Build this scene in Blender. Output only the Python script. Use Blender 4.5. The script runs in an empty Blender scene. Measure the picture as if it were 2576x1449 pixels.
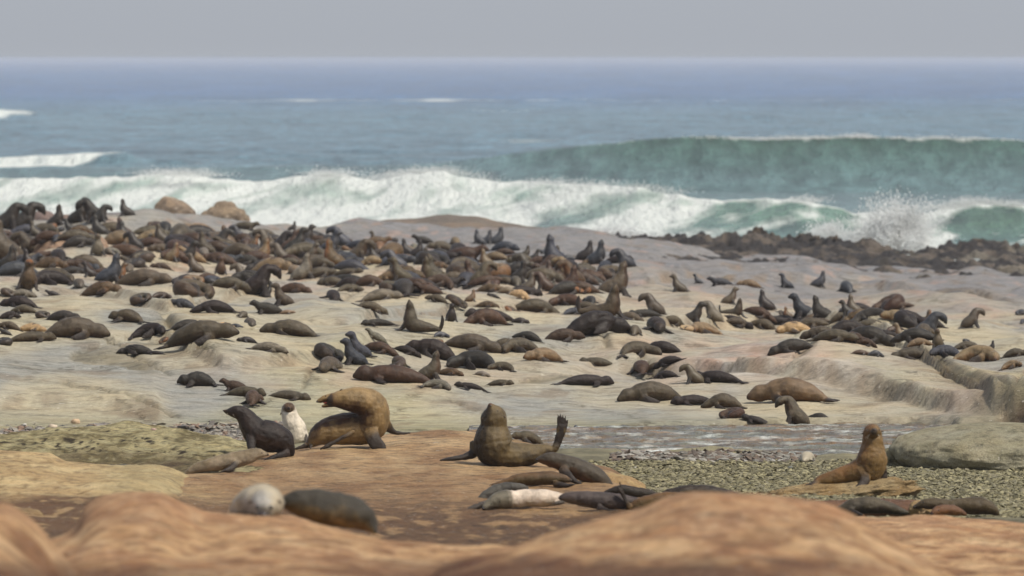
import bpy, math, random
import numpy as np
from mathutils import Vector, Matrix
from mathutils.bvhtree import BVHTree
random.seed(7); rng = np.random.default_rng(7)
SC = bpy.context.scene
COL = SC.collection
R = math.radians

# ------------------------------------------------------------------ camera
# measurements are taken from the photograph at 2576 px width
W0, H0, F0 = 2576.0, 1449.0, 14000.0
HC = 10.5                      # height of the camera above the sea
HOR = 146.0                    # row of the horizon
cam_d = bpy.data.cameras.new('camera'); cam = bpy.data.objects.new('camera', cam_d); COL.objects.link(cam)
cam_d.sensor_width = 36.0; cam_d.lens = 36.0*F0/W0
PITCH = math.atan((H0/2-HOR)/F0)
cam.location = (0, 0, HC); cam.rotation_euler = (math.pi/2-PITCH, 0, 0)
cam_d.clip_start = 1.0; cam_d.clip_end = 60000.0
cam_d.dof.use_dof = True; cam_d.dof.focus_distance = 96.0; cam_d.dof.aperture_fstop = 2.6
SC.camera = cam

# ------------------------------------------------------------------ sky, sun, exposure
SUN_EL, SUN_AZ = R(54), R(128)   # azimuth measured clockwise from +Y (the view direction)
world = bpy.data.worlds.new('World'); SC.world = world; world.use_nodes = True
wn, wl = world.node_tree.nodes, world.node_tree.links
wn.clear()
wo = wn.new('ShaderNodeOutputWorld'); bg = wn.new('ShaderNodeBackground')
sky = wn.new('ShaderNodeTexSky'); sky.sky_type = 'NISHITA'; sky.sun_disc = False
sky.sun_elevation = SUN_EL; sky.sun_rotation = SUN_AZ
sky.air_density = 1.0; sky.dust_density = 3.0; sky.ozone_density = 2.0
hz = wn.new('ShaderNodeMix'); hz.data_type = 'RGBA'; hz.inputs[0].default_value = 0.62
hz.inputs[7].default_value = (6.9, 7.35, 8.2, 1)          # thin marine haze over the whole sky
wl.new(sky.outputs[0], hz.inputs[6]); wl.new(hz.outputs[2], bg.inputs[0]); bg.inputs[1].default_value = 0.088
wl.new(bg.outputs[0], wo.inputs[0])
sun_d = bpy.data.lights.new('sun', 'SUN'); sun_d.energy = 4.6; sun_d.angle = R(4.0); sun_d.color = (1.0, 0.92, 0.80)
sun = bpy.data.objects.new('sun', sun_d); COL.objects.link(sun)
sd = Vector((math.sin(SUN_AZ)*math.cos(SUN_EL), math.cos(SUN_AZ)*math.cos(SUN_EL), math.sin(SUN_EL)))
sun.rotation_euler = sd.to_track_quat('Z', 'Y').to_euler(); sun.location = (0, 0, 60)
vs = SC.view_settings; vs.view_transform = 'Standard'; vs.look = 'None'; vs.exposure = 0.0; vs.gamma = 1.0
vs.use_curve_mapping = False
cy = SC.cycles
cy.use_denoising = True
try: cy.denoiser = 'OPENIMAGEDENOISE'
except Exception: pass
cy.max_bounces = 5; cy.diffuse_bounces = 3; cy.glossy_bounces = 2; cy.transmission_bounces = 2; cy.volume_bounces = 1
cy.use_adaptive_sampling = True; cy.adaptive_threshold = 0.02
cy.sample_clamp_indirect = 4.0

# ------------------------------------------------------------------ helpers
def lin(r, g, b, k=1.0):
    f = lambda c: ((c/255+0.055)/1.055)**2.4 if c > 10 else c/255/12.92
    return np.array([f(r)*k, f(g)*k, f(b)*k])

def at(px, row, D):
    """point seen at (px,row) of the photograph, D metres away"""
    return Vector(((px-W0/2)/F0*D, D, HC-(row-HOR)/F0*D))

def tag(o, label=None, cat=None, group=None, kind=None):
    if label: o['label'] = label
    if cat: o['category'] = cat
    if group: o['group'] = group
    if kind: o['kind'] = kind
    return o

def pchip(xk, Yk, xq):
    """monotone cubic; xk (n,), Yk (n,...) -> (len(xq),...)"""
    xk = np.asarray(xk, float); Yk = np.asarray(Yk, float); xq = np.asarray(xq, float)
    h = np.diff(xk); sh = (len(h),)+(1,)*(Yk.ndim-1)
    d = np.diff(Yk, axis=0)/h.reshape(sh)
    m = np.zeros_like(Yk)
    if len(xk) > 2:
        w1 = (2*h[1:]+h[:-1]).reshape((-1,)+(1,)*(Yk.ndim-1)); w2 = (h[1:]+2*h[:-1]).reshape((-1,)+(1,)*(Yk.ndim-1))
        pos = d[:-1]*d[1:] > 0
        with np.errstate(divide='ignore', invalid='ignore'):
            mm = (w1+w2)/(w1/d[:-1]+w2/d[1:])
        m[1:-1] = np.where(pos, mm, 0)
    m[0] = d[0]; m[-1] = d[-1]
    q = np.clip(xq, xk[0], xk[-1])
    i = np.clip(np.searchsorted(xk, q, side='right')-1, 0, len(xk)-2)
    hh = h[i].reshape((-1,)+(1,)*(Yk.ndim-1)); t = ((q-xk[i])/h[i]).reshape((-1,)+(1,)*(Yk.ndim-1))
    return (2*t**3-3*t**2+1)*Yk[i]+(t**3-2*t**2+t)*hh*m[i]+(-2*t**3+3*t**2)*Yk[i+1]+(t**3-t**2)*hh*m[i+1]

_perm = np.random.default_rng(3).permutation(256); _perm = np.concatenate([_perm, _perm, _perm])
_gr = np.random.default_rng(4).normal(size=(256, 3)); _gr /= np.linalg.norm(_gr, axis=1)[:, None]
def noise(x, y, z=0.0):
    x, y, z = np.broadcast_arrays(np.asarray(x, float), np.asarray(y, float), np.asarray(z, float))
    xi, yi, zi = np.floor(x).astype(int), np.floor(y).astype(int), np.floor(z).astype(int)
    xf, yf, zf = x-xi, y-yi, z-zi
    fade = lambda t: t*t*t*(t*(t*6-15)+10)
    u, v, w = fade(xf), fade(yf), fade(zf)
    def g(a, b, c):
        g_ = _gr[_perm[_perm[_perm[(xi+a) & 255]+((yi+b) & 255)]+((zi+c) & 255)] & 255]
        return g_[..., 0]*(xf-a)+g_[..., 1]*(yf-b)+g_[..., 2]*(zf-c)
    L = lambda a, b, t: a+(b-a)*t
    return 1.6*L(L(L(g(0, 0, 0), g(1, 0, 0), u), L(g(0, 1, 0), g(1, 1, 0), u), v),
                 L(L(g(0, 0, 1), g(1, 0, 1), u), L(g(0, 1, 1), g(1, 1, 1), u), v), w)
def fbm(x, y, z=0.0, o=4, gain=.5):
    s = 0; a = 1.0; x = np.asarray(x, float); y = np.asarray(y, float); z = np.asarray(z, float)
    for k in range(o):
        s = s+a*noise(x+17.3*k, y-9.1*k, z+4.7*k); x, y, z = x*2.03, y*2.03, z*2.03; a *= gain
    return s
def sst(a, b, x):
    t = np.clip((x-a)/(b-a), 0, 1); return t*t*(3-2*t)
def mixc(A, B, t):
    return A+(B-A)*t[..., None]

def grid_mesh(name, X, Y, Z, mat, attrs=None, smooth=True):
    n, m = X.shape
    v = np.stack([X, Y, Z], -1).reshape(-1, 3)
    i = np.arange(n*m).reshape(n, m)
    f = np.stack([i[:-1, :-1], i[1:, :-1], i[1:, 1:], i[:-1, 1:]], -1).reshape(-1, 4)
    me = bpy.data.meshes.new(name)
    me.vertices.add(len(v)); me.vertices.foreach_set('co', v.ravel())
    me.loops.add(f.size); me.loops.foreach_set('vertex_index', f.ravel())
    me.polygons.add(len(f)); me.polygons.foreach_set('loop_start', np.arange(len(f))*4)
    me.update(calc_edges=True)
    me.polygons.foreach_set('use_smooth', np.ones(len(f), bool))
    for an, A in (attrs or {}).items():
        A = A.reshape(n*m, -1)
        if A.shape[1] == 1:
            at_ = me.attributes.new(an, 'FLOAT', 'POINT'); at_.data.foreach_set('value', A.ravel())
        else:
            at_ = me.color_attributes.new(an, 'FLOAT_COLOR', 'POINT')
            at_.data.foreach_set('color', np.concatenate([A[:, :3], np.ones((len(A), 1))], 1).ravel())
    me.materials.append(mat)
    o = bpy.data.objects.new(name, me); COL.objects.link(o)
    return o

def raw_mesh(name, v, f, mat, smooth=True):
    me = bpy.data.meshes.new(name); v = np.asarray(v, float); f = np.asarray(f, int); k = f.shape[1]
    me.vertices.add(len(v)); me.vertices.foreach_set('co', v.ravel())
    me.loops.add(f.size); me.loops.foreach_set('vertex_index', f.ravel())
    me.polygons.add(len(f)); me.polygons.foreach_set('loop_start', np.arange(len(f))*k)
    me.update(calc_edges=True)
    me.polygons.foreach_set('use_smooth', np.full(len(f), smooth))
    if mat: me.materials.append(mat)
    return me

# ------------------------------------------------------------------ materials
def new_mat(name):
    m = bpy.data.materials.new(name); m.use_nodes = True; nt = m.node_tree
    b = nt.nodes['Principled BSDF']
    return m, nt, b
def N(nt, t, **kw):
    n = nt.nodes.new(t)
    for k, v in kw.items(): setattr(n, k, v)
    return n
def tex_noise(nt, scale, detail=6, rough=.6, vec=None):
    n = N(nt, 'ShaderNodeTexNoise'); n.inputs['Scale'].default_value = scale
    n.inputs['Detail'].default_value = detail; n.inputs['Roughness'].default_value = rough
    if vec: nt.links.new(vec, n.inputs['Vector'])
    return n
def ramp(nt, src, stops):
    r = N(nt, 'ShaderNodeValToRGB'); e = r.color_ramp.elements
    e[0].position, e[0].color = stops[0][0], stops[0][1]; e[1].position, e[1].color = stops[-1][0], stops[-1][1]
    for p, c in stops[1:-1]:
        x = e.new(p); x.color = c
    nt.links.new(src, r.inputs[0]); return r
def mixn(nt, fac, a, b, blend='MIX'):
    m = N(nt, 'ShaderNodeMix', data_type='RGBA', blend_type=blend)
    for s, i in ((fac, 0), (a, 6), (b, 7)):
        if hasattr(s, 'is_output'): nt.links.new(s, m.inputs[i])
        else: m.inputs[i].default_value = s
    return m.outputs[2]
def bump(nt, b, height, strength, dist, prev=None):
    n = N(nt, 'ShaderNodeBump'); n.inputs['Strength'].default_value = strength; n.inputs['Distance'].default_value = dist
    nt.links.new(height, n.inputs['Height'])
    if prev: nt.links.new(prev.outputs[0], n.inputs['Normal'])
    nt.links.new(n.outputs[0], b.inputs['Normal']); return n
g = lambda v: (v, v, v, 1)

def rock_mat(name, scale=1.0, rough=.82, bs=.5, contrast=.5, pit=0.0, joints=0.0, flecks=0.0, aniso=(1.25, 2.6, 2.6)):
    m, nt, b = new_mat(name)
    tc = N(nt, 'ShaderNodeTexCoord'); a = N(nt, 'ShaderNodeVertexColor', layer_name='Col')
    mp = N(nt, 'ShaderNodeMapping'); mp.inputs['Scale'].default_value = aniso; nt.links.new(tc.outputs['Object'], mp.inputs[0])
    n1 = tex_noise(nt, 1.5*scale, 10, .72, mp.outputs[0]); n2 = tex_noise(nt, 9*scale, 6, .72, mp.outputs[0])
    n3 = tex_noise(nt, .5*scale, 4, .55, mp.outputs[0])
    r1 = ramp(nt, n1.outputs[0], [(.32, g(1-contrast)), (.5, g(1.0)), (.7, g(1+contrast*.35))])
    c = mixn(nt, 1.0, a.outputs[0], r1.outputs[0], 'MULTIPLY')
    r2 = ramp(nt, n2.outputs[0], [(.35, g(1-contrast*.5)), (.65, g(1+contrast*.28))])
    c = mixn(nt, .8, c, r2.outputs[0], 'MULTIPLY')
    r3 = ramp(nt, n3.outputs[0], [(.35, (1.03, 1.0, .95, 1)), (.65, (.96, 1.0, 1.04, 1))])
    c = mixn(nt, .8, c, r3.outputs[0], 'MULTIPLY')
    if pit:
        vo = N(nt, 'ShaderNodeTexVoronoi'); vo.inputs['Scale'].default_value = 5*scale; nt.links.new(mp.outputs[0], vo.inputs[0])
        rp = ramp(nt, vo.outputs[0], [(.06, g(1-pit)), (.16, g(1.0))])
        c = mixn(nt, 1.0, c, rp.outputs[0], 'MULTIPLY')
    if joints:   # joint cracks of the granite, broken and wandering
        wv = N(nt, 'ShaderNodeVectorMath', operation='MULTIPLY_ADD'); nt.links.new(n1.outputs['Color'], wv.inputs[0]); wv.inputs[1].default_value = (1.6, 3.5, 1.0); nt.links.new(tc.outputs['Object'], wv.inputs[2])
        m2 = N(nt, 'ShaderNodeMapping'); m2.inputs['Scale'].default_value = (.30, .13, .6); m2.inputs['Rotation'].default_value = (0, 0, .5); nt.links.new(wv.outputs[0], m2.inputs[0])
        v2 = N(nt, 'ShaderNodeTexVoronoi', feature='DISTANCE_TO_EDGE'); v2.inputs['Scale'].default_value = 1.0; nt.links.new(m2.outputs[0], v2.inputs[0])
        rj = ramp(nt, v2.outputs['Distance'], [(.004, g(0)), (.022, g(1))]); rk = ramp(nt, n3.outputs[0], [(.42, g(0)), (.56, g(joints))])
        c = mixn(nt, rk.outputs[0], c, mixn(nt, 1.0, c, mixn(nt, rj.outputs[0], (.35, .31, .24, 1), (1, 1, 1, 1)), 'MULTIPLY'))
    if flecks:   # droppings, shell grit and dark lichen
        n5 = tex_noise(nt, 5.5*scale, 3, .5, mp.outputs[0]); rw = ramp(nt, n5.outputs[0], [(.66, g(0)), (.72, g(flecks))]); rd = ramp(nt, n5.outputs[0], [(.27, g(flecks)), (.34, g(0))])
        c = mixn(nt, rw.outputs[0], c, mixn(nt, .6, c, (.72, .68, .6, 1))); c = mixn(nt, rd.outputs[0], c, mixn(nt, 1.0, c, (.45, .38, .3, 1), 'MULTIPLY'))
    nt.links.new(c, b.inputs['Base Color']); b.inputs['Roughness'].default_value = rough
    b.inputs['Specular IOR Level'].default_value = .3
    p = bump(nt, b, n1.outputs[0], bs, .18); bump(nt, b, n2.outputs[0], bs*.8, .03, p)
    return m
M_pale = rock_mat('pale_granite', .8, .78, .9, .5, 0, .9, .8)
M_brown = rock_mat('brown_rock', 1.2, .72, 1.0, .8, .3, 0, .9, (1.9, 2.2, 2.6))
M_fore = rock_mat('orange_rock', 1.1, .8, .9, .45, 0, 0, .5, (2.2, 2.0, 2.4))
M_slab = rock_mat('slab_rock', 1.7, .8, 1.0, .6, .3, 0, .7, (2.4, 2.4, 2.4))
M_moss = rock_mat('mossy_rock', 2.4, .85, 1.0, .85, .7)
M_reef = rock_mat('reef_rock', 1.2, .7, 1.0, .7)
M_bed = rock_mat('gravel_bed', 3.0, .8, .8, .6)

def fur_mat():
    m, nt, b = new_mat('wet_fur')
    oi = N(nt, 'ShaderNodeObjectInfo'); a = N(nt, 'ShaderNodeVertexColor', layer_name='fur')
    sep = N(nt, 'ShaderNodeSeparateColor'); nt.links.new(a.outputs[0], sep.inputs[0])
    be = N(nt, 'ShaderNodeAttribute', attribute_type='OBJECT', attribute_name='belly')
    fa = N(nt, 'ShaderNodeAttribute', attribute_type='OBJECT', attribute_name='face')
    tc = N(nt, 'ShaderNodeTexCoord')
    va = N(nt, 'ShaderNodeVectorMath', operation='ADD'); nt.links.new(tc.outputs['Object'], va.inputs[0])
    cmb = N(nt, 'ShaderNodeCombineXYZ'); mu = N(nt, 'ShaderNodeMath', operation='MULTIPLY'); mu.inputs[1].default_value = 37
    nt.links.new(oi.outputs['Random'], mu.inputs[0]); nt.links.new(mu.outputs[0], cmb.inputs[0]); nt.links.new(cmb.outputs[0], va.inputs[1])
    n1 = tex_noise(nt, 5, 5, .6, va.outputs[0])
    mp = N(nt, 'ShaderNodeMapping'); mp.inputs['Scale'].default_value = (40, 150, 150); nt.links.new(va.outputs[0], mp.inputs[0])
    n2 = tex_noise(nt, 1.0, 4, .7, mp.outputs[0])
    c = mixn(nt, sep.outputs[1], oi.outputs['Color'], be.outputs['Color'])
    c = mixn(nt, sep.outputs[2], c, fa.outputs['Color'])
    r1 = ramp(nt, n1.outputs[0], [(.28, g(.5)), (.5, g(1.0)), (.74, g(1.4))]); c = mixn(nt, 1.0, c, r1.outputs[0], 'MULTIPLY')
    r2 = ramp(nt, n2.outputs[0], [(.3, g(.78)), (.7, g(1.2))]); c = mixn(nt, .8, c, r2.outputs[0], 'MULTIPLY')
    c = mixn(nt, sep.outputs[0], c, (.018, .013, .011, 1))
    nt.links.new(c, b.inputs['Base Color'])
    b.inputs['Roughness'].default_value = .46; b.inputs['Specular IOR Level'].default_value = .28
    b.inputs['Sheen Weight'].default_value = .02; b.inputs['Sheen Roughness'].default_value = .4
    b.inputs['Sheen Tint'].default_value = (.8, .7, .55, 1)
    p = bump(nt, b, n1.outputs[0], .5, .05); bump(nt, b, n2.outputs[0], .7, .01, p)
    return m
M_fur = fur_mat()
def plain(name, col, rough, spec=.5):
    m, nt, b = new_mat(name)
    n1 = tex_noise(nt, 30, 3, .6)
    r1 = ramp(nt, n1.outputs[0], [(.3, g(.75)), (.7, g(1.2))])
    nt.links.new(mixn(nt, 1.0, (*col, 1), r1.outputs[0], 'MULTIPLY'), b.inputs['Base Color'])
    b.inputs['Roughness'].default_value = rough; b.inputs['Specular IOR Level'].default_value = spec
    return m
M_eye = plain('eye', (.012, .009, .008), .12, .8)
M_nose = plain('nose_skin', (.03, .02, .018), .35)
M_ear = plain('ear_skin', (.06, .04, .025), .6)
M_mouth = plain('mouth_lining', (.45, .08, .06), .3)
M_whisk = plain('whisker', (.3, .26, .2), .5)

def sea_mat(name, fine=1.0):
    m, nt, b = new_mat(name)
    tc = N(nt, 'ShaderNodeTexCoord'); a = N(nt, 'ShaderNodeVertexColor', layer_name='Col')
    fo = N(nt, 'ShaderNodeAttribute', attribute_name='foam')
    mp = N(nt, 'ShaderNodeMapping'); mp.inputs['Scale'].default_value = (.55*fine, .16*fine, .4); nt.links.new(tc.outputs['Object'], mp.inputs[0])
    n1 = tex_noise(nt, 1.0, 8, .62, mp.outputs[0])
    mp2 = N(nt, 'ShaderNodeMapping'); mp2.inputs['Scale'].default_value = (.9*fine, .35*fine, 1.4); nt.links.new(tc.outputs['Object'], mp2.inputs[0])
    n2 = tex_noise(nt, 1.0, 9, .7, mp2.outputs[0])
    # foam breaks up at its edges
    ad = N(nt, 'ShaderNodeMath', operation='MULTIPLY_ADD'); nt.links.new(n2.outputs[0], ad.inputs[0]); ad.inputs[1].default_value = .9; ad.inputs[2].default_value = -.45
    sm = N(nt, 'ShaderNodeMath', operation='ADD'); nt.links.new(ad.outputs[0], sm.inputs[0]); nt.links.new(fo.outputs['Fac'], sm.inputs[1])
    rf = ramp(nt, sm.outputs[0], [(.15, g(0)), (.5, g(.4)), (.95, g(1))])
    r1 = ramp(nt, n1.outputs[0], [(.3, g(.5)), (.7, g(1.5))])
    c = mixn(nt, .9, a.outputs[0], r1.outputs[0], 'MULTIPLY')
    c = mixn(nt, rf.outputs[0], c, (.72, .765, .74, 1))
    nt.links.new(c, b.inputs['Base Color'])
    rr = N(nt, 'ShaderNodeMapRange'); nt.links.new(rf.outputs[0], rr.inputs[0]); rr.inputs[3].default_value = .22; rr.inputs[4].default_value = .9
    nt.links.new(rr.outputs[0], b.inputs['Roughness'])
    b.inputs['IOR'].default_value = 1.33
    p = bump(nt, b, n1.outputs[0], 1.0, 2.2/fine); bump(nt, b, n2.outputs[0], .7, .5/fine, p)
    return m
M_sea = sea_mat('sea_water'); M_pool = sea_mat('stream_water', 5.0)
M_foam = plain('sea_foam', (.93, .95, .95), .9, .2)
_nt = M_foam.node_tree; _tr = N(_nt, 'ShaderNodeBsdfTranslucent'); _tr.inputs[0].default_value = (.93, .95, .95, 1); _mx = N(_nt, 'ShaderNodeMixShader'); _mx.inputs[0].default_value = .45
_nt.links.new(_nt.nodes['Principled BSDF'].outputs[0], _mx.inputs[1]); _nt.links.new(_tr.outputs[0], _mx.inputs[2]); _nt.links.new(_mx.outputs[0], _nt.nodes['Material Output'].inputs[0])

# ------------------------------------------------------------------ layered terrain
TERR = []          # (verts, faces) for ray casts
def surface(name, cols, D0, D1, na, nd, mat, colour, bumps=None, a_range=None, kind='structure', power=1.0, keep=None):
    """height field over azimuth (as photo column) and distance; cols: {column: [(row, D)...]}"""
    ak = sorted(cols); a0, a1 = a_range or (ak[0], ak[-1])
    A = np.linspace(a0, a1, na)
    t = np.linspace(0, 1, nd)**power; Dg = D0+(D1-D0)*t
    prof = []
    for a in ak:
        k = sorted((D, (r-HOR)/F0*D) for r, D in cols[a])
        Dk = [p[0] for p in k]; hk = [p[1] for p in k]
        # run out below neighbouring layers on both ends
        Dk = [Dk[0]-30]+Dk+[Dk[-1]+10, Dk[-1]+60]; hk = [hk[0]+9]+hk+[hk[-1]+1.6, hk[-1]+14]
        prof.append(pchip(Dk, hk, Dg))
    Hh = pchip(ak, np.array(prof), A)                      # (na, nd)
    AA, DD = np.meshgrid(A, Dg, indexing='ij')
    X = (AA-W0/2)/F0*DD; Z = HC-Hh
    if bumps is not None: Z = Z+bumps(X, DD, AA)
    Z = np.maximum(Z, -2.6-.02*len(TERR))
    ROW = HOR+(HC-Z)/DD*F0
    C = colour(X, DD, Z, AA, ROW)
    o = grid_mesh(name, X, DD, Z, mat, {'Col': np.clip(C, .002, 1)})
    if kind: o['kind'] = kind
    Xs, Ys, Zs = X[::2, ::2], DD[::2, ::2], Z[::2, ::2]; nn = Xs.shape
    v = np.stack([Xs, Ys, Zs], -1).reshape(-1, 3); i = np.arange(nn[0]*nn[1]).reshape(nn)
    f = np.stack([i[:-1, :-1], i[1:, :-1], i[1:, 1:], i[:-1, 1:]], -1).reshape(-1, 4)
    TERR.append((name, BVHTree.FromPolygons(v.tolist(), f.tolist())))
    return o

def seg_dist(X, Y, pts):
    d = np.full(X.shape, 1e9)
    for (x0, y0), (x1, y1) in zip(pts[:-1], pts[1:]):
        dx, dy = x1-x0, y1-y0; L = dx*dx+dy*dy
        t = np.clip(((X-x0)*dx+(Y-y0)*dy)/L, 0, 1)
        d = np.minimum(d, np.hypot(X-x0-t*dx, Y-y0-t*dy))
    return d

PLAT = {
 -400: [(1210,96),(1060,106),(995,109),(925,113),(868,119),(800,137),(738,160),(680,190),(618,212),(568,234),(545,246)],
 0:    [(1210,96),(1062,106),(1000,109),(930,113),(870,119),(800,137),(740,160),(680,192),(620,215),(570,236),(548,248)],
 430:  [(1210,96),(1076,106),(1000,110),(920,115),(850,124),(800,138),(740,162),(680,196),(620,218),(578,238),(560,252)],
 860:  [(1170,92),(1110,99.5),(1075,106),(1000,111),(920,119),(850,132),(800,147),(740,175),(680,200),(620,230),(590,255),(575,272)],
 1200: [(1180,92),(1112,99.5),(1071,106),(1000,112),(920,122),(850,137),(800,153),(740,181),(680,207),(620,239),(595,261),(584,278)],
 1330: [(1250,94),(1070,106),(1000,113),(920,124),(850,140),(800,160),(740,182),(680,208),(620,240),(595,262),(585,278)],
 1700: [(1250,94),(1062,106),(1000,114),(930,126),(850,147),(800,168),(740,192),(690,220),(655,245),(640,262),(632,275)],
 2146: [(1250,94),(1052,107),(1000,114),(930,128),(860,152),(800,185),(750,208),(705,235),(680,255),(668,270),(662,280)],
 2576: [(1250,94),(1045,106),(980,118),(900,136),(850,156),(800,182),(768,205),(728,232),(705,250),(690,265),(680,278)],
 3000: [(1250,94),(1040,106),(975,118),(895,136),(845,156),(800,182),(765,205),(725,232),(700,250),(685,265),(675,278)]}
_ck = sorted(PLAT)
def plat_D(px, row):
    D = [np.interp(row, [r for r, d in PLAT[a]][::-1], [d for r, d in PLAT[a]][::-1]) for a in _ck]
    return float(np.interp(px, _ck, D))
def wpt(px, row):
    D = plat_D(px, row); return ((px-W0/2)/F0*D, D)
CRACKS = [([(400,835),(440,872),(490,905),(540,925)], .22, .9), ([(150,968),(230,990),(330,1012),(400,1040)], .18, .55),
          ([(230,985),(300,1000),(390,1030),(440,1048)], .2, .6),
          ([(2090,890),(2180,896),(2260,905),(2330,940),(2400,992),(2470,1022),(2540,1042),(2600,1050)], .34, 1.0),
          ([(250,868),(300,885),(380,915),(430,945)], .12, .4), ([(1430,1092),(1380,1080),(1290,1060)], .1, .3),
          ([(860,940),(790,955),(760,990)], .1, .3), ([(1120,1010),(1200,1030),(1290,1052)], .1, .35),
          ([(1480,860),(1530,905),(1620,935),(1700,955)], .16, .5), ([(2555,1040),(2576,1010),(2600,985)], .2, .8)]
CRACKS = [([wpt(*p) for p in pl], w, d) for pl, w, d in CRACKS]
def crackf(X, Y, wk=.42):
    c = np.zeros(X.shape)
    for pl, w, d in CRACKS:
        dd = seg_dist(X, Y*1.0+.25*noise(X*1.3, Y*1.3), pl)
        c = np.maximum(c, d*np.exp(-(dd/(w*wk))**2))
    return c
def poolmask(X, D, a):
    # basin of the little tidal stream
    lo = np.interp(a, [1180,1290,1400,1500,1640,1750,1900,2060,2200,2320,2420], [104.5,101,99.2,98.2,97.2,98.5,97.2,96.2,98.5,101,104.5])
    hi = np.interp(a, [1180,1290,1400,1550,1800,1950,2100,2300,2420], [105,104.8,104.8,105.4,106.4,107.2,107.4,107.4,106])
    w = .8*noise(X*.9, D*.9)+.4*noise(X*2.5, D*2.2)
    return sst(-.3, .5, np.minimum(D-lo+w, hi-D+w))
def _ledge(pts, h, bk, am): return ([p[0] for p in pts], [plat_D(*p) for p in pts], h, bk, am)
LEDGES = [_ledge([(1380,958),(1500,925),(1620,935),(1750,950),(1880,975),(2050,990),(2200,1000),(2400,1035),(2600,1050)], .42, 16, (1420,1620,2900,3000)),
          _ledge([(1960,905),(2100,912),(2230,925),(2330,958),(2420,1005),(2500,1040),(2600,1060)], .34, 14, (1980,2120,2900,3000)),
          _ledge([(380,862),(480,905),(560,945),(700,940),(860,925),(1000,905)], .26, 10, (380,470,900,1050)),
          _ledge([(700,840),(900,846),(1150,812),(1330,792),(1560,800)], .24, 14, (700,800,1450,1600)),
          _ledge([(1450,880),(1600,862),(1800,842),(2000,842),(2150,862),(2300,900)], .30, 14, (1450,1580,2200,2320)),
          _ledge([(-100,770),(200,760),(420,790),(600,770),(750,742)], .24, 14, (-200,-100,640,760)),
          _ledge([(1500,735),(1700,722),(1950,735),(2200,752),(2576,790)], .30, 20, (1480,1650,2900,3000)),
          _ledge([(-100,1010),(120,1000),(260,1012),(420,1050)], .16, 5, (-300,-100,380,430))]
def plat_bumps(X, D, a):
    z = .34*fbm(X/6, D/14, 1.0, 3)*sst(104, 118, D)*(1+.6*sst(150, 230, D))
    z += .075*fbm(X/1.8, D/2.6, 2.0, 4)*sst(104, 112, D)
    # stacked shallow ledges, rounded like exfoliated granite
    q = (D/11+X/17+.5*fbm(X/12, D/20, 5.0, 3))
    fr = q-np.floor(q); z += .34*(sst(0, .82, fr)-sst(.82, 1.0, fr)-.5*fr)*sst(108, 122, D)*(1-sst(190, 240, D)*.4)
    q2 = D/19-X/9+.5*fbm(X/8, D/16, 25.0, 3); f2 = q2-np.floor(q2); z += .22*(sst(0, .9, f2)-sst(.9, 1.0, f2)-.5*f2)*sst(108, 120, D)
    z -= .22*crackf(X, D)
    for ea, ed, hh, bk, am in LEDGES:
        De = np.interp(a, ea, ed)+.35*fbm(X/1.5, 0*X, 7.0, 3); z += hh*sst(-.9, .15, D-De)*np.exp(-np.clip(D-De, 0, 99)/bk)*sst(am[0], am[1], a)*(1-sst(am[2], am[3], a))
    for px, row, rx, ry, h in ((185,665,1.35,6,.62), (1905,930,2.2,3,.22), (2120,930,1.6,3,.15), (290,600,2.5,7,.3), (450,595,2.6,7,.35),
                               (560,880,1.5,3.5,.28), (1370,925,.9,2.5,.2), (2010,715,3.2,7,.45), (2420,745,4,8,.75), (1850,790,3,6,.2),
                               (1150,780,3,6,.2), (620,800,2,4,.15), (2500,860,2.4,5,.3), (2300,790,2,6,.25)):
        x0, y0 = wpt(px, row); z += h*np.exp(-(((X-x0)/rx)**2+((D-y0)/ry)**2)**1.3)
    z -= .45*poolmask(X, D, a)
    return z
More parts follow.
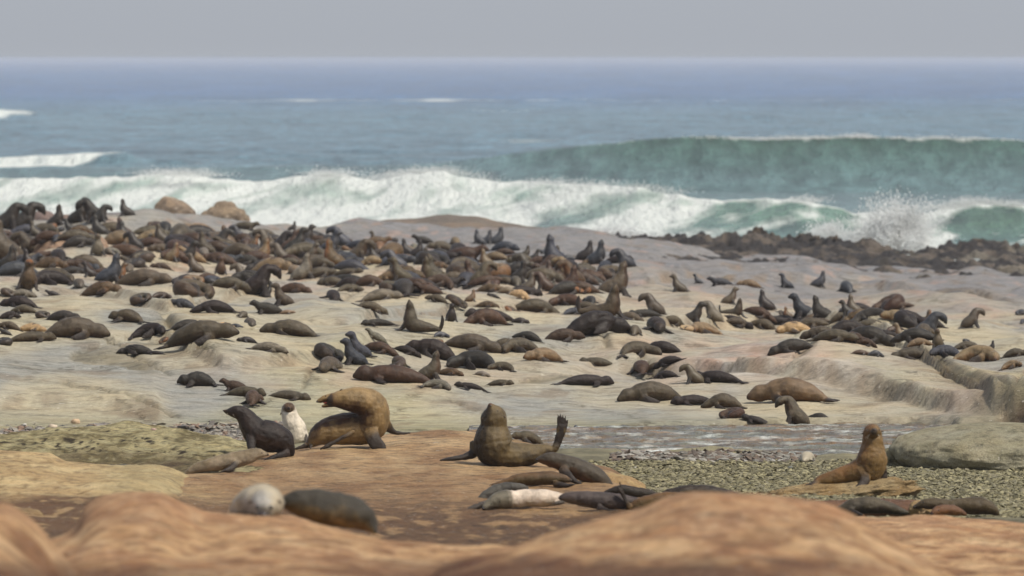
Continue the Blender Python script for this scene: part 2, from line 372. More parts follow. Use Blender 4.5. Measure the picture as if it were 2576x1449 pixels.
def plat_col(X, D, Z, a, row):
    base = lin(187,179,158); warm = lin(200,187,156); cool = lin(160,160,154); pink = lin(196,160,140); slate = lin(132,131,134); white = lin(205,196,182)
    n = fbm(X/3.5, D/9, 3.0, 4); n2 = fbm(X/1.2, D/3.4, 8.0, 4); n3 = fbm(X/7, D/14, 12.0, 3)
    C = mixc(np.broadcast_to(base, X.shape+(3,)), warm, sst(-.05, .5, n)*.7)
    C = mixc(C, cool, sst(0, .5, -n)*.8)
    C = mixc(C, lin(186,178,134), sst(.1, .6, n3)*.45*(1-sst(118, 135, D)))
    pk = np.exp(-(((a-1850)/330)**2+((row-905)/55)**2))+.5*np.exp(-(((a-900)/350)**2+((row-950)/40)**2))+.6*sst(140, 175, D)*(1-sst(190, 230, D))*.6
    pk = pk+.6*np.exp(-(((a-2450)/200)**2+((row-1000)/60)**2))
    C = mixc(C, pink, np.clip(pk*(.55+.9*n2), 0, .85))
    C = mixc(C, white, np.clip(np.exp(-(((a-1900)/300)**2+((row-925)/45)**2))*(.3+1.2*fbm(X/.5, D/3, 4.0, 3)), 0, .8))
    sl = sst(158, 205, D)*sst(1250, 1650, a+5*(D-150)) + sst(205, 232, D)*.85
    C = mixc(C, slate, np.clip(sl*(.8+.5*n3), 0, .92))  # wet rock and distance haze both greyed into the far colour
    C = mixc(C, lin(196,160,140), sst(160, 190, D)*sst(.3, .55, n2)*.35)
    q2 = D/19-X/9+.5*fbm(X/8, D/16, 25.0, 3); f2 = q2-np.floor(q2); C = mixc(C, lin(122,112,86), np.clip(np.exp(-((f2-.97)/.035)**2)*(.3+1.2*n2), 0, .7)*sst(108, 116, D))
    C = mixc(C, lin(92,84,62), np.clip(crackf(X, D, .5)*1.0, 0, .9))
    C = mixc(C, lin(142,128,100), np.clip(crackf(X, D, 1.5)*.6*(.6+n2), 0, .6))
    C = mixc(C, lin(150,146,118), (1-sst(104.5, 109, D))*.8)
    C = mixc(C, lin(105,84,66), poolmask(X, D, a)*.9)
    for ea, ed, hh, bk, am in LEDGES:   # weathered brown and damp streaks down the ledge faces
        De = np.interp(a, ea, ed)+.35*fbm(X/1.5, 0*X, 7.0, 3); m_ = sst(am[0], am[1], a)*(1-sst(am[2], am[3], a))
        C = mixc(C, lin(142,124,102), np.clip(np.exp(-((D-De+.55)/.55)**2)*m_*(.35+1.3*fbm(X/.5, D/3, 14.0, 4)), 0, .6))
    st = sst(.42, .6, fbm(X/1.6, D/1.6, 21.0, 4)); C = mixc(C, lin(128,108,84), st*.45)
    return C*.84
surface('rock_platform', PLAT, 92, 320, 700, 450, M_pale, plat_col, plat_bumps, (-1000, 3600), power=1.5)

_b = [(1560,44),(1470,54),(1345,66),(1300,72),(1232,82),(1160,95),(1118,100),(1066,107),(1030,112)]
BEACH = {a: ([(r+70, d) for r, d in _b] if 700 < a < 1230 else _b) for a in (-500, 560, 640, 740, 950, 1190, 1260, 1340, 1500, 3100)}
def beach_b(X, D, a):
    z = .035*fbm(X/1.2, D/2.0, 1.0, 5)+.05*fbm(X/5, D/9, 4.0, 2)
    z -= .25*poolmask(X, D, a)*1.3
    z += .14*np.exp(-(((a-1460)/60)**2+((D-100.8)/1.4)**2))+.1*np.exp(-(((a-1860)/130)**2+((D-97.9)/1.0)**2))
    return z
def beach_c(X, D, Z, a, row):
    n = fbm(X/.5, D/1.0, 3.0, 4); n2 = fbm(X/3, D/5, 6.0, 3)
    C = mixc(np.broadcast_to(lin(112,106,84), X.shape+(3,)), lin(140,134,108), sst(-.3, .5, n))
    C = mixc(C, lin(96,90,64), sst(0, .5, n2)*.6*(1-sst(88, 96, D)))
    fl = np.exp(-(((a-1460)/75)**2+((D-100.8)/1.6)**2)**2)+np.exp(-(((a-1850)/190)**2+((D-97.6)/1.5)**2)**2)+np.exp(-(((a-2330)/260)**2+((D-97.0)/3)**2)**2)
    C = mixc(C, lin(158,150,118), np.clip(fl, 0, 1)*.9)
    C = mixc(C, lin(120,106,80), poolmask(X, D, a)*.8)
    C = mixc(C, lin(122,118,112), (1-sst(600, 900, a))*sst(92, 97, D)*.8)
    return C*1.1
surface('beach', BEACH, 42, 116, 520, 280, M_bed, beach_c, beach_b, (-1700, 4300))

MOSS = {-500: [(1250,76),(1190,81),(1150,84),(1128,88),(1122,91)], 0: [(1250,76),(1190,81),(1150,84),(1112,88),(1100,91)],
        150: [(1250,76),(1185,81),(1140,85),(1095,89),(1082,91.5)], 330: [(1250,76),(1185,81),(1140,85),(1090,90),(1074,92)],
        450: [(1260,75),(1200,80),(1150,84),(1100,89),(1086,91)], 620: [(1260,75),(1215,79),(1160,84),(1125,88),(1112,90)],
        760: [(1290,75),(1250,79),(1200,84),(1175,88),(1170,90)]}
def moss_b(X, D, a):
    z = .08*fbm(X/1.2, D/2.2, 1.0, 5)+.035*fbm(X/.3, D/.5, 3.0, 4)
    pud = np.exp(-(((a-300)/170)**2+((D-82.2)/1.7)**2)**1.5); z -= .12*pud
    return z
def moss_c(X, D, Z, a, row):
    n = fbm(X/.6, D/1.6, 3.0, 5); n2 = fbm(X/1.8, D/4, 6.0, 3)
    C = mixc(np.broadcast_to(lin(160,148,108), X.shape+(3,)), lin(184,172,130), sst(-.2, .5, n))
    C = mixc(C, lin(104,92,58), sst(.05, .4, -n)*.8)
    n4 = fbm(X/.16, D/.45, 8.0, 4); C = mixc(C, lin(70,60,38), sst(.22, .4, n4)*.85*(.4+.9*sst(-.2, .3, n2))); C = mixc(C, lin(196,186,146), sst(.25, .45, -n4)*.5)
    pud = np.exp(-(((a-300)/230)**2+((D-82.4)/2.3)**2)**1.3)
    C = mixc(C, lin(84,66,44), np.clip(pud*1.3*(.75+.9*n), 0, .93))
    return C*1.15
surface('mossy_rock', MOSS, 72, 100, 440, 250, M_moss, moss_c, moss_b, (-1700, 760))

TANL = {-500: [(1330,62),(1262,69),(1200,74),(1140,79),(1128,81)], 0: [(1330,62),(1262,69),(1195,74.5),(1145,79),(1135,81)],
        100: [(1340,62),(1270,69),(1200,74.5),(1152,79),(1142,80.5)], 190: [(1345,62),(1280,68),(1215,74),(1178,78),(1168,79.5)],
        300: [(1345,62),(1275,68),(1210,74),(1180,78),(1172,79.5)], 380: [(1345,62),(1270,69),(1215,74),(1182,78),(1173,79)], 430: [(1345,62),(1278,69),(1232,74),(1194,78),(1184,79)],
        480: [(1360,62),(1304,69),(1262,74),(1224,78),(1212,79)], 540: [(1400,62),(1350,69),(1300,74),(1262,78),(1250,79)], 640: [(1480,60),(1430,66),(1390,72),(1370,76),(1362,79)]}
def tan_b(X, D, a): return .05*fbm(X/1.2, D/2.5, 11.0, 5)+.018*fbm(X/.3, D/.6, 3.0, 4)+.12*sst(0, .1, -(X+7.0-(D-75)*.25))*0
def tan_c(X, D, Z, a, row):
    n = fbm(X/.8, D/2, 13.0, 5); n2 = fbm(X/.35, D/1.2, 16.0, 4)
    C = mixc(np.broadcast_to(lin(176,150,108), X.shape+(3,)), lin(196,172,128), sst(-.2, .5, n))
    n4 = fbm(X/.14, D/.4, 18.0, 4); C = mixc(C, lin(128,102,66), sst(.2, .42, n4)*.7)
    C = mixc(C, lin(164,150,110), sst(200, 330, a)*.5)
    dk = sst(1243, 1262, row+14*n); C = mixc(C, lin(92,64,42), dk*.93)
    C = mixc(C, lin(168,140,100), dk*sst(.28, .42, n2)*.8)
    return C*1.1
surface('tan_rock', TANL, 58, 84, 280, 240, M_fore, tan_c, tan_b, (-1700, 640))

BROWN = {-300: [(1420,50),(1370,58),(1330,64),(1290,69),(1275,72)], 100: [(1420,50),(1370,58),(1330,64),(1290,69),(1275,72)],
  260: [(1420,50),(1370,58),(1325,64),(1275,70),(1262,73)], 350: [(1420,50),(1370,58),(1315,65),(1258,72),(1243,75)],
  410: [(1420,50),(1370,59),(1310,66),(1230,75),(1212,78)], 470: [(1420,50),(1370,60),(1310,67),(1215,78),(1192,81)],
  560: [(1420,50),(1370,60),(1310,67),(1205,79),(1176,82.5),(1166,84)], 660: [(1420,50),(1370,61),(1305,68.5),(1200,80),(1160,84.5),(1142,86.5)],
  760: [(1420,50),(1370,61),(1305,68.5),(1205,79.5),(1150,85),(1128,88)], 900: [(1420,50),(1370,61),(1305,68.5),(1210,79),(1150,84.5),(1112,88.5)],
  1000: [(1420,50),(1372,61),(1305,69),(1210,79),(1145,85),(1096,89)], 1100: [(1420,50),(1372,61),(1305,69),(1210,79),(1140,85.5),(1090,89.5)],
  1210: [(1420,50),(1372,61),(1305,69),(1215,79),(1150,85),(1098,89.5)], 1330: [(1420,50),(1370,61),(1300,69),(1218,79),(1160,84.5),(1120,88)],
  1440: [(1420,50),(1365,61),(1295,69.5),(1222,78.5),(1180,82.5),(1158,85)], 1530: [(1420,50),(1355,62),(1292,69.5),(1235,77.5),(1200,81),(1180,83.5)],
  1610: [(1420,50),(1350,62),(1290,69.5),(1250,76),(1232,79),(1222,81)], 1660: [(1430,50),(1360,60),(1300,69),(1270,75),(1258,78),(1252,80)],
  1760: [(1480,50),(1410,60),(1330,70),(1305,75),(1295,78)], 3000: [(1600,50),(1560,60),(1500,70),(1450,75),(1420,78)]}
def brown_b(X, D, a):
    z = .035*fbm(X/1.3, D/3, 31.0, 5)+.012*fbm(X/.25, D/.6, 3.0, 4)
    return z*(1+.8*(1-sst(66, 76, D)))
def brown_c(X, D, Z, a, row):
    n = fbm(X/.9, D/2.4, 33.0, 5); n2 = fbm(X/.3, D/1.3, 36.0, 4); n3 = fbm(X/.5, D/.9, 39.0, 4)
    C = mixc(np.broadcast_to(lin(168,136,98), X.shape+(3,)), lin(190,160,120), sst(-.2, .5, n))
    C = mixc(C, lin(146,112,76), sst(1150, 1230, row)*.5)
    C = mixc(C, lin(122,86,54), sst(.1, .45, -n)*.5)
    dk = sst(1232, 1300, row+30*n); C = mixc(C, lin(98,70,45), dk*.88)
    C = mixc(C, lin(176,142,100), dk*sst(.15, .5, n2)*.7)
    lp = np.exp(-(((a-500)/130)**2+((row-1245)/22)**2)**1.2); C = mixc(C, lin(186,156,112), np.clip(lp*(.5+1.2*n3), 0, .9))
    lp2 = np.exp(-(((a-1400)/90)**2+((row-1288)/10)**2)**1.2); C = mixc(C, lin(186,150,104), np.clip(lp2, 0, .7))
    return C*1.06
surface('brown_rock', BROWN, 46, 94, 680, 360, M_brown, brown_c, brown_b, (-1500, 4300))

RIGHTR = {1700: [(1600,40),(1500,48),(1450,54)], 1850: [(1500,46),(1400,54),(1330,60),(1318,63)], 1960: [(1500,46),(1400,53),(1325,60),(1308,62)],
  2050: [(1500,46),(1395,53),(1313,60),(1299,62)], 2200: [(1500,46),(1400,53),(1318,60),(1306,62)], 2350: [(1500,46),(1400,53),(1316,60),(1302,62)],
  2500: [(1500,46),(1400,53),(1326,60),(1313,62)], 2650: [(1500,46),(1400,53),(1330,60),(1319,62)], 3100: [(1500,46),(1400,53),(1330,60),(1318,62)]}
def fore_b(X, D, a): return .03*fbm(X/.9, D/1.6, 41.0, 5)+.01*fbm(X/.2, D/.4, 3.0, 4)
def fore_c(X, D, Z, a, row):
    n = fbm(X/.5, D/1.6, 43.0, 5); n2 = fbm(X/1.0, D/2.2, 46.0, 4)
    C = mixc(np.broadcast_to(lin(192,152,108), X.shape+(3,)), lin(212,175,131), sst(-.2, .5, n))
    C = mixc(C, lin(172,122,84), sst(0, .45, n2)*.5)
    C = mixc(C, lin(178,134,98), (1-sst(1290, 1345, row))*.5)
    n5 = fbm(X/.12, D/.3, 48.0, 4); C = mixc(C, lin(150,108,76), sst(.1, .4, n5)*.3); C = mixc(C, lin(222,188,152), sst(.18, .42, -n5)*.3)
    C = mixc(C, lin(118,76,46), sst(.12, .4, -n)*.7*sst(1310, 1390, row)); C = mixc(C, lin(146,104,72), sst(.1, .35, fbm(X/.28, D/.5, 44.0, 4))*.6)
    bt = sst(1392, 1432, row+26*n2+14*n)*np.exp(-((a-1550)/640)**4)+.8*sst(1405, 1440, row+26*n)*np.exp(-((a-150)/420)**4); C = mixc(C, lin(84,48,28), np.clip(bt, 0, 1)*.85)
    return C*1.06
surface('right_rock', RIGHTR, 40, 66, 360, 190, M_fore, fore_c, fore_b, (1700, 4800))

FORE = {-500: [(1640,30),(1500,36),(1420,41),(1400,44)], -50: [(1640,30),(1500,36),(1425,41),(1400,44)], 60: [(1640,30),(1500,36),(1400,42),(1376,45)],
  140: [(1640,30),(1500,36),(1395,42),(1358,45.5)], 185: [(1640,30),(1500,36),(1385,42),(1335,45.5)], 215: [(1640,30),(1500,36),(1370,42),(1285,45.5)],
  270: [(1640,30),(1500,36),(1365,41.5),(1252,45.5),(1248,46)], 340: [(1640,30),(1500,36),(1365,41.5),(1240,45.5),(1237,46)], 400: [(1640,30),(1500,36),(1370,41.5),(1246,45.5),(1243,46)],
  460: [(1640,30),(1500,36),(1375,42),(1276,45.5),(1268,46.5)], 530: [(1640,30),(1500,36),(1385,42),(1300,46),(1292,47)], 620: [(1640,30),(1500,36),(1385,42),(1306,46),(1297,47)],
  720: [(1640,30),(1500,36),(1390,42),(1310,46),(1300,47)], 800: [(1640,30),(1500,36),(1395,42),(1328,46),(1320,47)], 900: [(1640,30),(1500,36),(1405,42),(1352,46),(1346,47)],
  1020: [(1640,30),(1500,36),(1420,42),(1372,46),(1368,47)], 1200: [(1640,30),(1500,36),(1425,42),(1380,46),(1376,47)], 1400: [(1640,30),(1500,36),(1430,42),(1388,46),(1380,47)],
  1700: [(1700,30),(1560,36),(1480,42),(1420,46)], 2200: [(1900,30),(1760,36),(1680,42),(1620,46)], 3100: [(1900,30),(1760,36),(1680,42),(1620,46)]}
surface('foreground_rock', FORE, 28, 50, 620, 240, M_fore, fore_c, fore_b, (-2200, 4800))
HUMP = {900: [(1800,26),(1700,32),(1600,37)], 1150: [(1640,28),(1540,33),(1440,38),(1410,40)], 1300: [(1640,28),(1500,34),(1400,38.5),(1378,40)], 1400: [(1640,28),(1500,34),(1385,38.5),(1352,40)],
  1500: [(1640,28),(1500,34),(1372,38.5),(1330,40)], 1600: [(1640,28),(1500,34),(1358,38.5),(1302,40.5)], 1690: [(1640,28),(1500,34),(1345,38.5),(1272,40.5)],
  1780: [(1640,28),(1500,34),(1340,38.5),(1258,40.5)], 1860: [(1640,28),(1500,34),(1340,38.5),(1261,40.5)], 1950: [(1640,28),(1500,34),(1348,38.5),(1274,40.5)],
  2050: [(1640,28),(1500,34),(1362,38.5),(1287,40.5)], 2150: [(1640,28),(1510,34),(1385,38.5),(1322,40.5)], 2250: [(1640,28),(1530,34),(1420,38.5),(1372,40.5)],
  2350: [(1640,28),(1560,34),(1460,38.5),(1424,40.5)], 2450: [(1700,28),(1600,34),(1510,38.5),(1480,40)], 3100: [(1800,28),(1700,34),(1600,38.5)]}
surface('near_hump', HUMP, 26, 44, 300, 200, M_fore, fore_c, fore_b, (900, 3300))
LCORN = {-500: [(1640,26),(1500,31),(1300,36),(1288,37)], -60: [(1640,26),(1500,31),(1310,36),(1288,37)], 0: [(1640,26),(1500,31),(1330,36),(1292,37)], 50: [(1640,26),(1500,31),(1365,36),(1318,37)],
  90: [(1640,26),(1500,31),(1400,36),(1352,37)], 130: [(1640,26),(1530,31),(1440,36),(1400,37)], 220: [(1740,26),(1640,31),(1560,36),(1500,37)], 500: [(1900,26),(1800,31),(1700,36)]}
surface('corner_rock', LCORN, 24, 40, 160, 130, M_fore, fore_c, fore_b, (-2200, 500))

# shore: long grey whaleback and the dark jagged reef
WHALE = {700: [(640,270),(625,285),(620,290)], 790: [(612,272),(594,284),(590,290)], 860: [(606,272),(578,284),(566,291)], 960: [(600,272),(572,284),(556,291)], 1040: [(600,272),(566,284),(548,291)],
  1130: [(602,272),(562,284),(540,291)], 1200: [(606,272),(566,284),(546,291)], 1240: [(608,272),(574,284),(558,291)], 1320: [(612,272),(585,284),(568,291)], 1400: [(616,272),(592,284),(576,291)],
  1460: [(622,272),(600,284),(584,291)], 1482: [(640,272),(624,284),(606,291)], 1510: [(700,272),(690,284),(680,291)], 1600: [(760,272),(750,284),(740,291)]}
def whale_c(X, D, Z, a, row):
    n = fbm(X/3, D/5, 53.0, 5)
    C = mixc(np.broadcast_to(lin(112,102,92), X.shape+(3,)), lin(128,112,96), sst(-.2, .5, n))
    C = mixc(C, lin(120,122,128), sst(586, 604, row+6*n)*(1-sst(1350, 1450, a)))
    return mixc(C, lin(92,84,76), np.clip(sst(1330, 1400, a)*sst(0, .4, n), 0, 1)*.7)*.9
surface('shore_whaleback', WHALE, 262, 305, 260, 120, M_pale, whale_c, lambda X, D, a: .12*fbm(X/3, D/4, 5.0, 5), (700, 1600))

REEF = {1380: [(685,240),(675,260),(673,285)], 1480: [(640,250),(625,270),(613,288)], 1560: [(650,250),(625,272),(605,288)], 1700: [(675,240),(635,266),(603,288)], 1800: [(690,236),(645,262),(604,288)],
  1900: [(700,234),(650,260),(598,288)], 2000: [(705,232),(657,258),(610,288)], 2100: [(715,230),(665,256),(616,288)], 2200: [(723,228),(673,254),(636,286)], 2300: [(730,228),(675,254),(646,284)],
  2400: [(737,226),(681,250),(632,286)], 2480: [(743,226),(685,250),(618,288)], 2576: [(750,226),(691,250),(634,288)], 3000: [(755,226),(695,250),(640,288)]}
def reef_b(X, D, a):
    rg = 1-np.abs(fbm(X/3.2, D/4.5, 61.0, 5))*1.6
    return (.42*(rg-.75)+.35*fbm(X/1.2, D/1.5, 63.0, 4)+.25*fbm(X/5, D/6, 69.0, 2))*(1+.5*sst(268, 284, D))
def reef_c(X, D, Z, a, row):
    n = fbm(X/1.6, D/2, 65.0, 5); n2 = fbm(X/4, D/6, 67.0, 3)
    C = mixc(np.broadcast_to(lin(52,48,47), X.shape+(3,)), lin(104,94,84), sst(0, .5, n))
    return mixc(C, lin(140,132,116), sst(0, .4, n2)*.5*sst(2150, 2350, a))*.85
surface('reef', REEF, 222, 302, 460, 260, M_reef, reef_c, reef_b, (1380, 3000))

def hit(px, row, only=None, lo=20):
    o = Vector((0, 0, HC)); d = at(px, row, 100.0)-o; d.normalize(); best = None
    for nm, b in TERR:
        if only and nm != only: continue
        h = b.ray_cast(o, d, 700)
        if h[0] is not None and h[3] > lo and (best is None or h[3] < best[1]): best = (h[0], h[3], nm)
    return best
def ground(x, y, zmax=None, names=None):
    z = None
    for nm, b in TERR:
        if names and nm not in names: continue
        h = b.ray_cast(Vector((x, y, 40)), Vector((0, 0, -1)))
        if h[0] is not None and (z is None or h[0].z > z): z = h[0].z
    return z
# ------------------------------------------------------------------ the sea
C1R = ([-600,-100,0,150,300,400,480,560,640,720,800,860,950,1030,1110,1180,1260,1350,1500,1620,1690,1760,1850,1950,2030,2080,2150,2230,2300,2380,2450,2550,2650,3200],
       [460,455,450,448,445,437,436,450,456,450,434,440,452,436,430,450,456,458,466,474,490,500,503,500,505,515,535,530,545,522,508,515,520,530])
C2R = ([-600,900,1100,1200,1290,1400,1500,1600,1700,1780,1900,2000,2100,2200,2350,2500,2650,3200], [430,418,408,398,386,373,362,353,347,343,351,350,347,346,350,354,356,360])
def sea_fields(a, D):
    X = (a-W0/2)/F0*D
    z = (.12+.2*sst(400, 600, D))*fbm(X/12, D/6, 1.0, 4)+.14*np.sin(D/9+1.4*fbm(X/70, D/50, 7.0, 2)*3)*sst(470, 560, D)*(1+D/900)
    foam = np.zeros(X.shape)
    # broken wave nearest the shore
    c = np.interp(a, [-600,700,1300,1600,2000,2576,3200], [372,370,356,338,324,318,316])
    wf = np.interp(a, [-600,1000,1700,2100,2576,3200], [24,24,22,16,12,12])
    rc = np.interp(a, *C1R)+5*fbm(a/60, 0*a, 3.3, 4); hc = np.clip(HC-(rc-HOR)/F0*c, 0, 9)
    t = (D-(c-wf))/wf
    prof = np.where(D < c, np.clip(t, 0, 1)**1.5, np.exp(-((D-c)/9)**2))
    z = z*(1-.6*prof)+hc*prof
    s = np.clip((c-D)/wf, 0, 1.3)                           # 0 at the crest, 1 at the foot
    slant = X+s*8.5+.8*fbm(X/5, s*2, 2.0, 3)                # torn streaks lean up to the right
    st = fbm(slant/3.6, s*1.1+X/30, 9.0, 4)
    st2 = fbm(X/1.6, s*5, 11.0, 5)
    left = 1-sst(1500, 1900, a)
    f1 = .80+.95*st+.30*st2
    f1 = f1+.45*np.exp(-(s/.10)**2)
    f1 = f1+.35*sst(.72, 1.0, s)
    fr = .42+1.1*st+.55*st2+.6*np.exp(-(s/.05)**2)+.25*sst(.8, 1.1, s)
    tube = np.exp(-(((a-2480)/115)**2)**2)*sst(.05, .16, s)*(1-.6*sst(.9, 1.1, s))  # glassy green face at the right
    tube2 = np.exp(-(((a-2105)/60)**2)**2)*sst(.03, .12, s)*(1-sst(.45, .7, s))
    fr = fr-.9*tube-.55*tube2
    for pa, w_, k in ((2245, 52, 1.1), (2300, 60, .5), (2040, 20, .7), (2385, 18, .5)):
        sk = pa+np.where(pa == 2040, 90, -10)*s
        fr = fr+k*np.exp(-((a-sk)/(w_*(1+.7*s)))**2)
    f1 = np.clip(f1, .12, 1.2); fw = left*f1+(1-left)*fr
    act = np.where(D < c+1.5, 1, np.exp(-((D-c-1.5)/2.5)**2))
    foam = np.maximum(foam, np.clip(fw, 0, 1.25)*act)
    foam = np.maximum(foam, .75*sst(0, 1, (c-wf-D)/4)*np.clip(.65+.8*st2, 0, 1))
    # green swell behind it
    c2 = np.interp(a, [-600,900,1700,3200], [480,476,472,470]); r2 = np.interp(a, *C2R)+2.0*fbm(a/45, 0*a, 5.0, 3)
    h2 = np.clip(HC-(r2-HOR)/F0*c2, .25, 6)
    t2 = np.clip((D-(c2-19))/19, 0, 1)
    p2 = np.where(D < c2, t2**1.7, np.exp(-((D-c2)/16)**2)); p2 = np.where(D < c2-19, 0, p2)
    z = z+h2*p2-.55*np.exp(-((D-(c2-24))/9)**2)*sst(1000, 1500, a)
    lip = np.exp(-((D-c2-.3)/.9)**2)*sst(1380, 1700, a)*(.10+2.2*np.clip(fbm(X/2.2, 0*D, 5.0, 5)-.05, 0, 1))
    foam = np.maximum(foam, lip)
    # two small breakers far left
    for c3, al, ar, rr, wd in ((541, -700, 330, ([-600,0,150,290,330,360], [392,391,392,381,384,392]), 12), (962, -700, 150, ([-600,0,60,150,190], [272,268,270,281,290]), 22)):
        h3 = np.clip(HC-(np.interp(a, *rr)-HOR)/F0*c3, 0, 4)*(1-sst(ar-10, ar+70, a))
        p3 = np.where(D < c3, np.clip((D-(c3-wd))/wd, 0, 1)**1.1, np.exp(-((D-c3)/8)**2)); z = z+h3*p3
        e = (1-sst(ar-60, ar+15, a))*sst(-.05, .12, (D-(c3-wd*(.95-.9*sst(ar-230, ar, a))))/wd)*(1-sst(0, 3, D-c3))
        foam = np.maximum(foam, e*(1.0+.5*st2))
    # foam lines far out
    foam = np.maximum(foam, .62*np.exp(-((D-1345-a*.012)/16)**2)*sst(380, 620, a)*(1-sst(1500, 1900, a)*.5)*(.75+.8*fbm(X/12, 0*D, 3.0, 3)))
    foam = np.maximum(foam, .35*np.exp(-((D-1100)/14)**2)*sst(1100, 1250, a)*(1-sst(1400, 1600, a)))
    foam = np.maximum(foam, .5*np.exp(-(((a-1330)/70)**2+((D-690)/12)**2)))
    foam = np.maximum(foam, .45*np.exp(-(((a-420)/60)**2+((D-520)/8)**2))*(.8+st2))
    # tint: silty green inshore, blue offshore
    teal = lin(126,160,162); green = lin(88,128,112); blue = lin(72,122,180); slate = lin(112,154,174)
    C = mixc(np.broadcast_to(teal, X.shape+(3,)), slate, sst(430, 620, D))
    C = mixc(C, blue, sst(900, 1700, D))
    gm = np.clip(.9*prof*sst(1500, 1900, a)+.35*prof+1.0*np.where(D < c2+2, p2, 0)*sst(1150, 1650, a), 0, 1)
    C = mixc(C, green, gm)
    C = mixc(C, lin(84,108,114), .8*np.exp(-((D-612-6*fbm(X/20, 0*D, 2.0, 3))/9)**2)*sst(250, 500, a)*(1-sst(1150, 1300, a)))
    C = mixc(C, lin(196,222,206)*1.15, np.clip(left*prof*1.6, 0, .85))
    C = mixc(C, lin(138,178,156), np.clip((1-left)*prof*1.3, 0, .8))
    C = C*(1+.14*fbm(X/30, D/40, 15.0, 3)+.30*fbm(X/7, D/22, 25.0, 4)*sst(400, 560, D)*(1-sst(900, 1500, D))+.34*fbm(X/30, D/130, 27.0, 4)*sst(800, 1400, D)+.15*fbm(X/3, D/2, 35.0, 3))[..., None]
    return X, z, foam, C
def sea_patch(a0, a1, na, Dg, name):
    A = np.linspace(a0, a1, na); AA, DD = np.meshgrid(A, Dg, indexing='ij')
    X, z, foam, C = sea_fields(AA, DD)
    return AA, DD, X, z, foam, C
Dg = np.concatenate([np.linspace(270, 300, 30)[:-1], np.linspace(300, 385, 210)[:-1], np.linspace(385, 500, 160)[:-1],
                     np.linspace(500, 580, 70)[:-1], 580*(1500/580)**np.linspace(0, 1, 130)[:-1], 1500*(30000/1500)**np.linspace(0, 1, 70)])
AA, DD, X, z, foam, C = sea_patch(-600, 3200, 500, Dg, 'sea')
z = z*(1-sst(6000, 9000, DD))
sea = grid_mesh('sea', X, DD, z, M_sea, {'Col': np.clip(C*.55, .002, 1), 'foam': foam[..., None]}); tag(sea, kind='structure')
# sea floor sheet so the water has something beneath it, and dry land behind the camera
def flat(name, x0, x1, y0, y1, z, mat, col, n=24):
    xs, ys = np.linspace(x0, x1, n), np.linspace(y0, y1, n); XX, YY = np.meshgrid(xs, ys, indexing='ij')
    Cc = np.broadcast_to(np.array(col), XX.shape+(3,)); return grid_mesh(name, XX, YY, np.full(XX.shape, z), mat, {'Col': Cc})
tag(flat('seabed', -16000, 16000, -400, 30500, -3.2, M_bed, lin(90,90,80)), kind='structure')

# droplets thrown up by the breakers, one cloud per splash
def spray(name, label, clouds, size, seed):
    r = np.random.default_rng(seed); P = []
    for (px, row, D, sx, sz, n, up) in clouds:
        p = np.array(at(px, row, D)); q = r.normal(size=(n, 3))*[sx, .8, sz]; q[:, 2] = np.abs(q[:, 2])*up if up > 0 else q[:, 2]
        P.append(p+q)
    P = np.concatenate(P); n = len(P); s = size*(.5+r.random(n)**2*1.4)
    tet = np.array([[1,1,1],[1,-1,-1],[-1,1,-1],[-1,-1,1]])/1.7
    rot = r.normal(size=(n, 4, 3))*.35
    V = P[:, None]+(tet[None]+rot)*s[:, None, None]*[1.5, 1.5, 1.0]
    Fc = np.array([[0,1,2],[0,3,1],[0,2,3],[1,3,2]])[None]+4*np.arange(n)[:, None, None]
    me = raw_mesh(name, V.reshape(-1, 3), Fc.reshape(-1, 3), M_foam)
    o = bpy.data.objects.new(name, me); COL.objects.link(o); tag(o, label, 'spray', kind='stuff'); return o
def plume(name, label, px, row, D, half, jets, per, top, size, seed, lean=0.0):
    """ragged sheets of droplets thrown up along ballistic paths"""
    r = np.random.default_rng(seed); P = []; c = np.array(at(px, row, D))
    for j in range(jets):
        u = r.normal(); x0 = c[0]+u*half; hgt = top*(.25+.75*r.random())*math.exp(-(u*.75)**2); vx = (u*.5+lean+.35*r.normal())*hgt
        t = r.beta(1.0, 1.5, per); sp = .12+.36*t
        x = x0+vx*t+r.normal(size=per)*sp; z = c[2]+hgt*(1-(1-t)**2)+r.normal(size=per)*sp*.7; y = c[1]+r.normal()*1.0+r.normal(size=per)*sp
        P.append(np.stack([x, y, z], 1))
    P = np.concatenate(P); n = len(P); s_ = size*(.5+r.random(n)**2*1.3)
    tet = np.array([[1,1,1],[1,-1,-1],[-1,1,-1],[-1,-1,1]])/1.7
    V = P[:, None]+(tet[None]+r.normal(size=(n, 4, 3))*.35)*s_[:, None, None]
    Fc = np.array([[0,1,2],[0,3,1],[0,2,3],[1,3,2]])[None]+4*np.arange(n)[:, None, None]
    o = bpy.data.objects.new(name, raw_mesh(name, V.reshape(-1, 3), Fc.reshape(-1, 3), M_foam)); COL.objects.link(o); tag(o, label, 'spray', kind='stuff')
plume('spray', 'tall white plume of spray where the wave hits the reef at right', 2245, 634, 300, .8, 110, 300, 3.5, .034, 5, .12)
plume('spray', 'low white splash left of the tall plume, behind the crags', 2165, 628, 300, .5, 30, 260, 1.1, .028, 15, -.2)
plume('spray', 'white water peeling down the wave face left of the tall plume', 2090, 590, 304, .5, 20, 200, .7, .028, 16, -.3)
spray('spray', 'white surf bursting behind the left end of the dark reef',
      [(1535, 606, 291, .75, .28, 7000, 1), (1560, 610, 291, .9, .2, 8000, 1), (1500, 609, 291, .4, .12, 3000, 1), (1672, 620, 290, .8, .2, 5000, 1), (1700, 618, 290, .5, .2, 4000, 1)], .025, 6)
